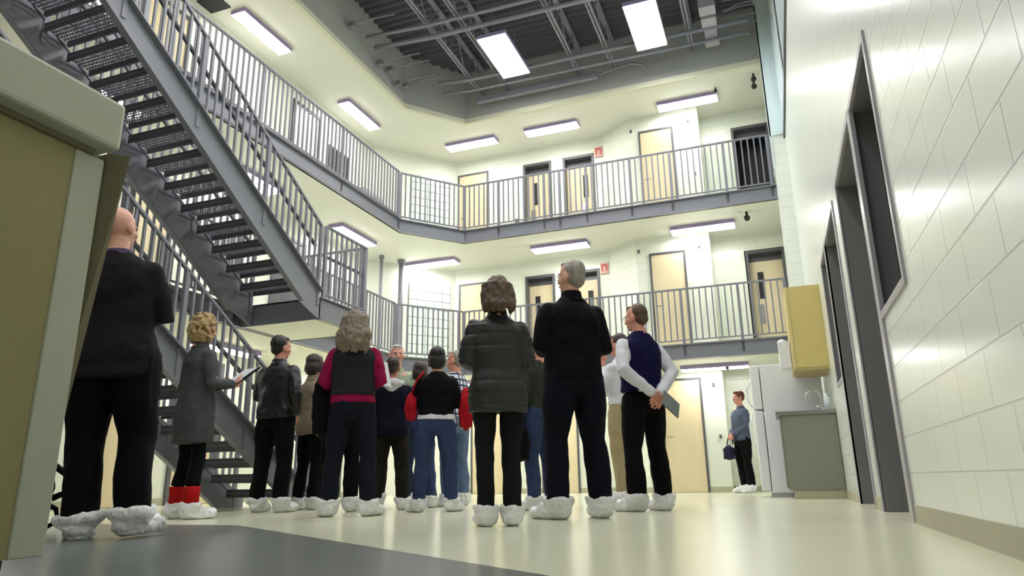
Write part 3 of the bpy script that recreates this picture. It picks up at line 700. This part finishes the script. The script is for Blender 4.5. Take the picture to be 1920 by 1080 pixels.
def head_mb(voxel=.0055):
    h = MB()
    h.ell((0, -.012, 1.663), (.077, .096, .090)).ell((0, .022, 1.615), (.062, .070, .085)).ell((0, .030, 1.562), (.050, .052, .036)).ell((0, .068, 1.540), (.022, .020, .018))
    h.ell((0, .070, 1.655), (.056, .022, .012)).tube([(0, .080, 1.650), (0, .096, 1.625), (0, .108, 1.603)], [.009, .011, .013], 8, caps='round').ell((-.011, .094, 1.598), (.009, .010, .007)).ell((.011, .094, 1.598), (.009, .010, .007))
    for sx in (-1, 1):
        h.ell((sx*.046, .060, 1.605), (.018, .018, .020)).ell((sx*.078, -.006, 1.618), (.011, .020, .032), (0, 0, sx*-18)).ell((sx*.074, .004, 1.600), (.008, .012, .014))
    h.ell((0, .082, 1.571), (.022, .014, .010)).tube([(0, -.030, 1.44), (0, -.012, 1.50), (0, .0, 1.57)], [.062, .057, .056], 14)
    r = h.remesh(voxel, 4)
    return r
HEAD = head_mb()
def face_parts(h):
    for sx in (-1, 1):
        h.ell((sx*.030, .079, 1.632), (.014, .010, .0085), mi=1).ell((sx*.030, .0875, 1.632), (.0055, .004, .0055), mi=2)
        h.tube([(sx*.016, .091, 1.653), (sx*.032, .089, 1.657), (sx*.047, .078, 1.652)], .0042, 6, 3)
        h.tube([(sx*.016, .088, 1.640), (sx*.030, .089, 1.6425), (sx*.043, .082, 1.638)], .003, 6, 0)
    h.ell((0, .0925, 1.5755), (.021, .007, .0045), mi=4).ell((0, .0915, 1.567), (.019, .007, .0055), mi=4)

def hair_vol(kind, rnd):
    h = MB(); vox = .008
    if kind in ('short', 'thin'):
        t = .0 if kind == 'short' else -.005
        h.ell((0, -.026, 1.670), (.083+t, .096+t, .094+t)).ell((0, -.050, 1.615), (.066, .062, .070)).ell((0, .035, 1.722), (.060+t, .042, .026))
    elif kind == 'fringe':
        h.ell((0, -.060, 1.630), (.070, .046, .045))
        for sx in (-1, 1): h.ell((sx*.070, -.028, 1.640), (.013, .040, .030))
    elif kind in ('long', 'longwavy'):
        h.ell((0, -.022, 1.684), (.092, .104, .090)).ell((0, -.060, 1.62), (.092, .068, .11)).ell((0, .04, 1.728), (.062, .04, .03))
        bot = 1.35 if kind == 'longwavy' else 1.47
        for i in range(34):
            a = PI+(.02+.96*i/33)*PI*1.0; rr = .085+.02*rnd.random(); x0 = rr*math.cos(a); y0 = -.03+.085*math.sin(a)
            z1 = bot+.05*rnd.random(); k = 1.35 if kind == 'longwavy' else 1.12
            w_ = .016*(1 if kind == 'longwavy' else .4)
            h.tube([(x0, y0, 1.69), (x0*1.1, y0*1.1, 1.61), (x0*k+w_*math.sin(i*2), y0*1.25-.01, 1.53), (x0*k*.95+w_*math.cos(i*3), y0*1.3-.012, (1.53+z1)/2), (x0*k*.85, y0*1.25-.01, z1)], [.02, .024, .024, .02, .010], 7, caps='round')
    elif kind == 'bob':
        h.ell((0, -.018, 1.680), (.094, .106, .092)).ell((0, -.042, 1.60), (.100, .082, .10)).ell((0, .045, 1.722), (.066, .042, .032))
        for sx in (-1, 1): h.ell((sx*.080, .020, 1.62), (.022, .045, .085))
    elif kind == 'curly':
        h.ell((0, -.020, 1.680), (.090, .10, .085))
        for i in range(150):
            a = rnd.random()*2*PI; z = 1.50+.25*rnd.random(); q = math.sqrt(max(0.1, 1-((z-1.63)/.15)**2)); x = .105*q*math.cos(a); y = -.025+.105*q*math.sin(a)
            if y > .035 and z < 1.69: continue
            h.ell((x, y, z), (.020, .020, .026), (rnd.random()*90, 0, 0), 8, 6)
    elif kind == 'up':
        h.ell((0, -.020, 1.682), (.086, .100, .086)).ell((0, -.055, 1.64), (.078, .062, .075)).ell((0, .045, 1.722), (.060, .042, .030))
        for sx in (-1, 1): h.ell((sx*.072, .020, 1.665), (.016, .035, .045))
    am = {'curly': .012, 'longwavy': .012, 'long': .009, 'bob': .004}.get(kind, .004)
    sd = rnd.random()*50
    return h.remesh(vox, 2, lambda v, n: am*noise.noise(Vector((v.x*45+sd, v.y*45, v.z*(20 if kind != 'curly' else 50)))))

def person(x, y, phi, H, label, spec):
    rnd = random.Random(spec.get('seed', 1)+int(x*100))
    s = H/1.75; S = Matrix.Diagonal((s, s, s, 1)); w = spec.get('w', 1.0)
    root = empty('person', (x, y, 0), R(phi), label, 'person')
    sh = .168*w
    arms = spec['arms']; st = spec.get('stance', .1); sk = spec.get('skin', SK1)
    la, ra = spec.get('legs', ((0, 0), (0, 0)))       # (ankle y offset, knee y offset)
    # ---- trousers / legs
    legs = []
    for sx, (ay, ky) in ((-1, la), (1, ra)):
        legs.append([(sx*.088*w, 0, .93), (sx*(.092*w+st*.35), ky+.015, .50), (sx*(.09+st*.6), ay-.02, .10)])
    # ---- body (skin): head, neck, torso, arms, legs in one mesh
    hd = MB().join(HEAD); face_parts(hd)
    yaw, pitch, rollh = spec.get('head', (0, 0, 0))
    HM = Matrix.Translation((0, spec.get('heady', 0), 0)) @ Matrix.Translation((0, 0, 1.50)) @ Euler((R(pitch), R(rollh), R(yaw)), 'YXZ').to_matrix().to_4x4() @ Matrix.Translation((0, 0, -1.50))
    hd.xf(HM)
    core = MB()
    core.loft([(0, 0, .86, .13*w, .09), (0, 0, 1.0, .135*w, .09), (0, 0, 1.25, .15*w, .10), (0, 0, 1.40, .14*w, .085), (0, -.01, 1.47, .06, .055)])
    for L in legs: core.tube(L+[(L[2][0], L[2][1], .05)], [.07, .05, .036, .036], 10, caps='round'); core.tube([(L[2][0], L[2][1], .05), (L[2][0], L[2][1]+.14, .04)], [.036, .03], 8, caps='round')
    for sx, (e, wr_, fd, pn, cu) in ((-1, arms[0]), (1, arms[1])):
        core.tube([(sx*sh*.88, 0, 1.355), e, wr_], [.042, .036, .026], 10, caps='round')
    body = MB().join(core.remesh(.014, 2))
    hm = MB()
    for sx, (e, wr_, fd, pn, cu) in ((-1, arms[0]), (1, arms[1])): hand(hm, Vector(wr_), fd, pn, sx, 1.0, cu)
    body.join(hm.remesh(.0045, 2)); body.join(hd)
    o = body.xf(S).build('body', [sk, M_eyew, M_iris, spec.get('hairm', H_brown), M_lip], root, True)
    # ---- trousers
    t = MB(); tw = spec.get('leg', 1.0); hemr = spec.get('hemr', .078)
    t.loft([(0, 0, .80, .120*w, .09), (0, -.005, .86, .165*w, .118), (0, -.01, .93, .170*w, .122), (0, 0, 1.03, .150*w, .105)])
    for L in legs:
        k = L[1]; a = L[2]; hz = spec.get('hemz', .10)
        mid = ((L[0][0]+k[0])/2, (L[0][1]+k[1])/2-.005, .72)
        t.tube([L[0], mid, k, ((k[0]+a[0])/2, (k[1]+a[1])/2-.012, .30), (a[0], a[1]-.004, hz)], [.095*tw*w, .090*tw*w, .073*tw, .074*tw, hemr*.86], 14)
    t.remesh(.0125, 4, wr(.012, 11, 5, rnd.random()*30)).xf(S).build('trousers', spec['trousers'], root, True)
    # ---- top garment
    hem = spec.get('hem', .90); flare = spec.get('flare', 0); bw = spec.get('bulk', 0)
    def torso(extra=0, hem=hem, flare=flare):
        rings = [(0, 0, hem, (.174+flare)*w+extra+bw, .128+flare*.8+extra+bw)]
        if hem < .86: rings.append((0, -.005, .92, (.180+flare*.5)*w+extra+bw, .132+extra+bw))
        rings += [(0, 0, 1.06, (.160+spec.get('waist', 0))*w+extra+bw, .112+extra+bw), (0, .004, 1.20, .172*w+extra+bw, .118+extra+bw), (0, .0, 1.32, .180*w+extra+bw, .118+extra+bw), (0, -.008, 1.39, .158*w+extra+bw*.5, .098+extra+bw*.7), (0, -.012, 1.44, .105*w+extra, .074+extra), (0, -.014, 1.485, .072+extra, .060+extra)]
        return rings
    def sleeves(mb, r=0, cuff=.0):
        for sx, (e, wr_, fd, pn, cu) in ((-1, arms[0]), (1, arms[1])):
            e = Vector(e); q = Vector(wr_); p = Vector((sx*sh*.92, 0, 1.362))
            q2 = q+(e-q).normalized()*.012
            mb.tube([p, p.lerp(e, .5)+Vector((sx*.008, 0, 0)), e, e.lerp(q2, .5), q2], [.060+r+bw*.3, .057+r, .052+r, .046+r, .038+r+cuff], 12, caps='round')
    qd = spec.get('quilt', 0); seed = rnd.random()*40
    if spec.get('vest'):
        v = MB(); v.loft(torso(.012)); v.remesh(.0125, 4, wr(.009, 9, 7, seed)).xf(S).build('vest', spec['top'], root, True)
        u = MB(); u.loft(torso(-.004, hem=spec.get('shirthem', hem+.02))); sleeves(u, .008); u.remesh(.0125, 3, wr(.010, 13, 9, seed)).xf(S).build('shirt', spec['shirt'], root, True)
    else:
        v = MB(); v.loft(torso()); sleeves(v, spec.get('sleeve_r', .004)); v.remesh(.0125, 7, wr(spec.get('wrinkle', .011), 9, 8, seed, qd)).xf(S).build('jacket', spec['top'], root, True)
    # hem band of an under layer
    if spec.get('under'):
        um, uz = spec['under']; v = MB(); v.loft([(0, -.004, uz, .186*w, .136), (0, -.004, hem+.03, .176*w, .126)]); v.remesh(.012, 2).xf(S).build('shirt_hem', um, root, True)
    if spec.get('collar'):
        cm, cz = spec['collar']; v = MB(); v.loft([(0, -.016, 1.445, .088, .075), (0, -.014, 1.47, .076, .068), (0, -.010, cz, .068, .064)]); v.remesh(.008, 2).xf(S).build('collar', cm, root, True)
    if spec.get('hood'):
        v = MB(); v.ell((0, -.085, 1.42), (.125, .06, .075)).ell((-.095, -.02, 1.435), (.05, .075, .045)).ell((.095, -.02, 1.435), (.05, .075, .045)).ell((0, -.105, 1.36), (.07, .04, .06))
        v.remesh(.010, 3, wr(.012, 14, 14, 3)).xf(S).build('hood', spec['hood'], root, True)
    # ---- hair
    if spec.get('hair'):
        hair_vol(spec['hair'], rnd).xf(S @ HM).build('hair', spec['hairm'], root, True)
    if spec.get('glasses'):
        g = MB()
        for sx in (-1, 1):
            g.tube([(sx*.031+.021*math.cos(a), .104, 1.631+.016*math.sin(a)) for a in [k*PI/8 for k in range(17)]], .0018, 6)
            g.tube([(sx*.052, .102, 1.634), (sx*.078, .06, 1.636), (sx*.084, -.005, 1.628)], .002, 6)
        g.tube([(-.010, .104, 1.634), (.010, .104, 1.634)], .002, 6)
        g.xf(S @ HM).build('glasses', M_chrome, root)
    # ---- socks
    if spec.get('socks'):
        for L in legs:
            a = L[2]; MB().tube([(a[0], a[1], .07), (a[0]*.99, a[1], .2), (a[0]*.985, a[1], .265)], [.062, .060, .064], 14).xf(S).build('sock', spec['socks'], root, True)
    # ---- shoe covers
    fy = spec.get('feet', (8, -8))
    for L, yw in zip(legs, fy):
        a = L[2]; c = MB(); bag = spec.get('bag', 1.0)
        c.ell((0, .062, .046), (.056, .150, .050), nu=18, nv=12).ell((0, -.012, .065), (.058*bag, .074*bag, .068)).ell((0, .160, .040), (.050, .056, .040))
        hr = max(hemr*.86+.012, .070) if not spec.get('socks') else .068; c.tube([(0, .0, .06), (0, .0, .10), (0, -.0, .128)], [.064*bag, hr, hr+.004], 16)
        sd = rnd.random()*60
        def crump(v, n):
            q = Vector((v.x*10+sd, v.y*10, v.z*9)); a1 = abs(noise.noise(q)); a2 = abs(noise.noise(q*2.4+Vector((7, 3, 1))))
            return (.014-.034*a1-.016*a2)*(1 if v.z > .02 else .3)+.005
        c = c.remesh(.008, 1, crump)
        c.v = [(p[0], p[1], max(p[2], .002)) for p in c.v]
        c.xf(S @ Matrix.Translation((a[0], a[1], 0)) @ Matrix.Rotation(R(yw), 4, 'Z')).build('shoe_cover', C_cover, root, False)
    if spec.get('tilt'): root.rotation_euler = (R(spec['tilt'][0]), R(spec['tilt'][1]), R(phi))
    return root

# arm presets: (elbow, wrist, finger direction, palm normal, curl)
def A(side, kind):
    s = side
    return {
     'hang': ((s*.245, -.03, 1.13), (s*.255, .04, .88), (0, .15, -1), (-s, .2, 0), .3),
     'front': ((s*.235, -.02, 1.13), (s*.10, .20, 1.10), (-s*.8, .5, .1), (0, -.3, -1), .5),
     'folded': ((s*.245, .02, 1.12), (-s*.02, .185, 1.14), (-s, .15, .05), (0, -1, 0), .4),
     'hold': ((s*.235, -.01, 1.12), (s*.13, .25, 1.14), (-s*.2, 1, .3), (-s*.6, 0, .6), .9),
     'clasp': ((s*.235, .0, 1.12), (s*.05, .19, .98), (-s*.7, .4, -.4), (0, -1, 0), .5),
     'back': ((s*.262, -.10, 1.14), (s*.045, -.185, .95), (-s*.6, -.2, -.7), (0, 1, 0), .6),
     'pocket': ((s*.27, -.06, 1.13), (s*.20, .05, .96), (-s*.2, .3, -1), (-s, 0, 0), .4),
     'raised': ((s*.22, .06, 1.16), (s*.05, .19, 1.40), (-s*.2, .1, 1), (0, -1, 0), .6),
     'coat': ((s*.25, -.01, 1.12), (s*.2, .2, 1.08), (-s*.5, .8, 0), (0, 0, 1), .5),
    }[kind]
def pair(l, r): return (A(-1, l), A(1, r))

person(-3.37, 2.87, 48.9-18, 1.86, 'bald person in a charcoal blazer and black trousers, arms folded, standing beside the desk',
  dict(w=1.12, arms=pair('folded', 'folded'), stance=.05, trousers=C_blackT, tilt=(0, -5), top=C_char, hem=.78, flare=.02, bulk=.012, collar=(cloth('lilac_collar', srgb(86, 72, 104)), 1.50), head=(-22, 0, 0), hair=None, hairm=H_lgrey, skin=SK3, leg=1.2, hemr=.104, bag=1.1, feet=(20, -22)))
person(-4.58, 4.60, 44.9-62, 1.69, 'person with curly blond hair in a long grey coat holding a black folder',
  dict(w=.92, arms=pair('hold', 'hold'), stance=.06, trousers=C_blackT, top=C_greycoat, hem=.62, flare=.02, waist=.004, bulk=.012, collar=(C_greycoat, 1.51), head=(0, -4, 0), hair='curly', hairm=H_blond, skin=SK3, leg=.82, hemr=.062, hemz=.26, socks=C_redS, feet=(10, -6), bag=1.05))
person(-4.71, 5.79, 38.7-38, 1.74, 'person with short dark hair in a black leather jacket facing the stair foot',
  dict(w=1.12, arms=pair('front', 'pocket'), stance=.08, trousers=C_blackT, top=C_leather, hem=.90, bulk=.018, sleeve_r=.012, collar=(C_leather, 1.51), head=(-18, 0, 0), hair='short', hairm=H_black, skin=SK1, leg=1.05, hemr=.086))
person(-4.70, 6.36, 36.4-50, 1.63, 'person with dark hair in a tan jacket, half hidden by the leather jacket',
  dict(w=.98, arms=pair('front', 'pocket'), stance=.06, trousers=C_blackT, top=C_tan, hem=.82, bulk=.016, sleeve_r=.008, collar=(C_tan, 1.51), head=(0, 0, 0), hair='bob', hairm=H_dbrown, skin=SK2, leg=.95))
person(-3.98, 5.86, 34.3-5, 1.70, 'person in a black coat almost hidden behind the grey haired person in magenta sleeves',
  dict(w=1.05, arms=pair('hang', 'front'), stance=.05, trousers=C_blackT, top=C_black, hem=.80, bulk=.012, head=(0, 0, 0), hair='short', hairm=H_dbrown, skin=SK1, legs=((.0, 0), (0, 0))))
person(-3.38, 5.13, 33.4-6, 1.72, 'person with long wavy grey hair, dark vest over magenta sleeves, dark jeans',
  dict(w=1.06, arms=pair('coat', 'front'), stance=.12, trousers=C_jeanD, top=C_vestg, vest=True, shirt=C_mag, shirthem=.90, hem=1.0, bulk=.006, under=(C_mag, .935), head=(-8, 0, 0), hair='longwavy', hairm=H_mix, skin=SK1, leg=1.0, hemr=.088, bag=1.15, feet=(20, -28)))
person(-4.19, 7.25, 30+178, 1.86, 'white haired person in a pale green shirt, facing the camera',
  dict(w=1.05, arms=pair('clasp', 'clasp'), stance=.1, trousers=C_oliveT, top=C_green, hem=.92, collar=(C_green, 1.50), head=(12, 0, 0), hair='short', hairm=H_lgrey, skin=SK1))
person(-3.68, 6.30, 30.2-4, 1.52, 'short person in a navy jacket with a white hood lying on the shoulders',
  dict(w=1.06, arms=pair('front', 'front'), stance=.10, trousers=C_oliveT, top=C_navy, hem=.80, bulk=.018, hood=C_hood, head=(-5, 0, 0), hair='short', hairm=H_dbrown, skin=SK2, leg=1.12, hemr=.085))
person(-3.64, 6.82, 28.2, 1.54, 'person in a purple top and jeans hidden behind the black haired person',
  dict(w=1.0, arms=pair('hang', 'front'), stance=.12, trousers=C_jean, top=C_purple, hem=.86, head=(0, 0, 0), hair='bob', hairm=H_dbrown, skin=SK1, legs=((.08, .05), (-.05, 0))))
person(-2.98, 5.92, 26.9+3, 1.50, 'person with a black bob, black top over a white hem, and blue jeans',
  dict(w=1.14, arms=pair('folded', 'folded'), stance=.14, trousers=C_jean, top=C_black, hem=.99, bulk=.01, under=(C_white, .955), head=(4, 0, 0), hair='bob', hairm=H_black, skin=SK1, leg=1.06, hemr=.082, feet=(30, -34), bag=1.1))
person(-3.44, 7.30, 24+55, 1.74, 'person in a blue and white plaid shirt and light jeans, face turned left',
  dict(w=1.12, arms=pair('front', 'hang'), stance=.1, trousers=C_jeanL, top=C_plaid, hem=.84, collar=(C_plaid, 1.49), head=(10, 0, 0), hair='thin', hairm=H_grey, skin=SK1, leg=1.05))
person(-1.64, 4.12, 21.5+8, 1.555, 'person with shoulder length brown hair in a dark grey quilted jacket, seen from behind',
  dict(w=1.04, arms=pair('front', 'clasp'), stance=.0, trousers=cloth('dark_grey_trouser', srgb(22, 23, 25)), top=C_quilt, hem=.76, flare=.012, bulk=.016, sleeve_r=.010, quilt=.085, collar=(C_quilt, 1.515), head=(4, 0, 0), hair='long', hairm=H_brown, skin=SK1, leg=.90, hemr=.074, feet=(6, -6), bag=1.1))
person(-2.06, 6.22, 18.4+48, 1.60, 'person in an olive sweater and jeans between the quilted jacket and the black fleece',
  dict(w=1.12, arms=pair('hang', 'folded'), stance=.06, trousers=C_jean, top=C_olive, hem=.88, head=(10, 0, 0), hair='short', hairm=H_grey, skin=SK1, leg=1.0))
person(-1.36, 4.93, 15.5+22, 1.88, 'tall grey haired person with glasses in a black fleece and navy trousers, head turned left',
  dict(w=1.12, arms=pair('hold', 'front'), stance=.10, trousers=C_navyT, top=C_black, hem=.90, bulk=.016, sleeve_r=.010, collar=(C_black, 1.525), head=(30, 4, 0), hair='thin', hairm=H_grey, skin=SK3, glasses=True, leg=1.10, hemr=.092, bag=1.2, feet=(34, -10)))
person(-1.50, 7.32, 11.6+58, 1.77, 'person in a white shirt and khaki trousers touching their chin, behind the navy vest',
  dict(w=1.1, arms=pair('raised', 'folded'), stance=.06, trousers=C_khaki, top=C_white, hem=.99, collar=(C_white, 1.50), head=(8, -6, 0), hair='short', hairm=H_dbrown, skin=SK1, leg=.95))
person(-1.07, 6.10, 9.8+38, 1.78, 'person in a navy vest and white shirt, hands behind the back, nearest the refrigerator',
  dict(w=1.08, arms=pair('back', 'back'), stance=.08, trousers=C_blackT, top=C_navyV, vest=True, shirt=C_white, shirthem=.96, hem=.965, collar=(C_navyV, 1.50), head=(24, -6, 0), hair='thin', hairm=H_brown, skin=SK1, glasses=True, leg=1.06, hemr=.086, feet=(25, -6), bag=1.1))
person(-.58, 12.85, 2.9+118, 1.72, 'person with short auburn hair and denim jacket, standing by the refrigerator',
  dict(w=1.15, arms=pair('clasp', 'clasp'), stance=.05, trousers=C_blackT, top=C_denimJ, hem=.88, bulk=.01, head=(0, 0, 0), hair='up', hairm=H_red, skin=SK1, leg=.95, glasses=True))

# ================================================================== THINGS THEY CARRY
def held(px, py, phi, H, mb, name, m, lab, cat, smooth=False):
    """mb is given in the holder's local frame (1.75 m tall figure)"""
    s = H/1.75; T = Matrix.Rotation(R(phi), 4, 'Z') @ Matrix.Diagonal((s, s, s, 1))
    c = Vector((sum(v[0] for v in mb.v), sum(v[1] for v in mb.v), sum(v[2] for v in mb.v)))/len(mb.v)
    mb.xf(T @ Matrix.Translation(-c)); wc = T @ c
    return tag(mb.build(name, m, smooth=smooth, loc=(px+wc.x, py+wc.y, wc.z)), lab, cat)
def slab(c, w_, h_, t_, rot):
    mb = MB().box(-w_/2, w_/2, -h_/2, h_/2, -t_/2, t_/2); return mb.xf(Matrix.Translation(c) @ Euler([R(a) for a in rot]).to_matrix().to_4x4())
# clipboard held behind the back
held(-1.07, 6.10, 47.8, 1.78, slab((.03, -.33, .84), .17, .26, .010, (42, 42, -14)), 'clipboard', mat('grey_clipboard', srgb(92, 100, 98), .5), 'grey clipboard held behind the back of the person in the navy vest', 'clipboard')
# folder and paper
held(-4.58, 4.60, -17.1, 1.69, slab((.03, .37, 1.22), .25, .34, .012, (38, 0, 0)), 'folder', C_black, 'open black folder held by the person with curly blond hair', 'folder')
held(-4.58, 4.60, -17.1, 1.69, slab((.03, .37, 1.235), .21, .29, .004, (38, 0, 0)), 'paper_sheet', M_white, 'white paper lying on the open black folder', 'paper')
held(-3.38, 5.13, 27.4, 1.72, slab((.22, .26, 1.24), .20, .24, .004, (75, 0, 48)), 'paper_sheet', M_white, 'white paper held up by the person in magenta sleeves', 'paper')
def sack(c, r, m, name, lab, cat, hold, strap=None, sd=0):
    v = MB().ell(c, r, nu=16, nv=12).box(c[0]-r[0]*.8, c[0]+r[0]*.8, c[1]-r[1]*.7, c[1]+r[1]*.7, c[2]-r[2]*.85, c[2]+r[2]*.6)
    v = v.remesh(.010, 4, wr(.010, 14, 12, sd))
    s = hold[3]/1.75; T = Matrix.Rotation(R(hold[2]), 4, 'Z') @ Matrix.Diagonal((s, s, s, 1))
    wc = T @ Vector(c); root = empty(name, (hold[0]+wc.x, hold[1]+wc.y, wc.z), 0, lab, cat)
    v.xf(T @ Matrix.Translation(-Vector(c))).build('bag_body', m, root, True)
    if strap: MB().tube([Vector(p)-Vector(c) for p in strap], .011, 8).xf(T).build('strap', m, root, True)
    return root
sack((.33, .02, .92), (.14, .06, .14), C_black, 'shoulder_bag', 'black bag hanging at the side of the person in the tan jacket', 'bag', (-4.70, 6.36, -13.6, 1.63), [(.33, -.04, 1.05), (.26, -.05, 1.30), (.17, -.02, 1.47), (.20, .09, 1.32), (.33, .07, 1.05)], 2)
sack((-.275, .02, 1.10), (.07, .10, .16), C_red, 'red_bag', 'red bag tucked under the left arm of the person in the black top', 'bag', (-2.98, 5.92, 29.9, 1.50), [(-.27, -.05, 1.24), (-.22, -.09, 1.38), (-.15, -.02, 1.475), (-.20, .10, 1.36), (-.27, .08, 1.24)], 5)
sack((.33, .03, 1.08), (.085, .10, .24), C_red, 'red_jacket', 'red jacket carried over the right arm of the person in the black top', 'jacket', (-2.98, 5.92, 29.9, 1.50), None, 9)
sack((-.27, .12, .94), (.09, .10, .30), C_black, 'draped_coat', 'black coat draped over the left arm of the grey haired person', 'coat', (-3.38, 5.13, 27.4, 1.72), None, 12)
sack((0, 0, .58), (.09, .08, .16), C_black, 'handbag', 'black handbag hanging between the quilted jacket and the navy trousers', 'bag', (-2.16, 5.97, 20, 1.75), [(0, -.05, .72), (0, -.05, .86), (0, 0, 1.0), (0, .05, .86), (0, .05, .72)], 3)
sack((.05, .25, .68), (.17, .06, .13), cloth('navy_bag', srgb(30, 30, 52)), 'handbag', 'dark blue handbag held by the person beside the refrigerator', 'bag', (-.58, 12.85, 120.9, 1.72), [(-.06, .22, .82), (-.03, .21, .92), (.05, .20, .97), (.12, .21, .92), (.16, .22, .82)], 4)
# black bag on the floor behind the desk
o = empty('rucksack', (-4.22, 3.02, 0), R(50), 'black rucksack with loops standing on the floor behind the desk', 'bag')
v = MB().ell((0, 0, .26), (.13, .10, .24)).box(-.11, .11, -.08, .08, .10, .36); v.remesh(.010, 4, wr(.012, 12, 12, 6))
v = MB().ell((0, 0, .26), (.13, .10, .24)).box(-.11, .11, -.08, .08, .03, .36).remesh(.010, 4, wr(.012, 12, 12, 6)); v.build('bag_body', C_black, o, True)
MB().tube([(.10, 0, .40), (.18, 0, .34), (.20, 0, .24), (.12, 0, .20)], .02, 8).build('strap', C_black, o, True)
MB().tube([(.08, 0, .18), (.15, 0, .14), (.17, 0, .07), (.08, 0, .015)], .014, 8).build('strap', C_black, o, True)
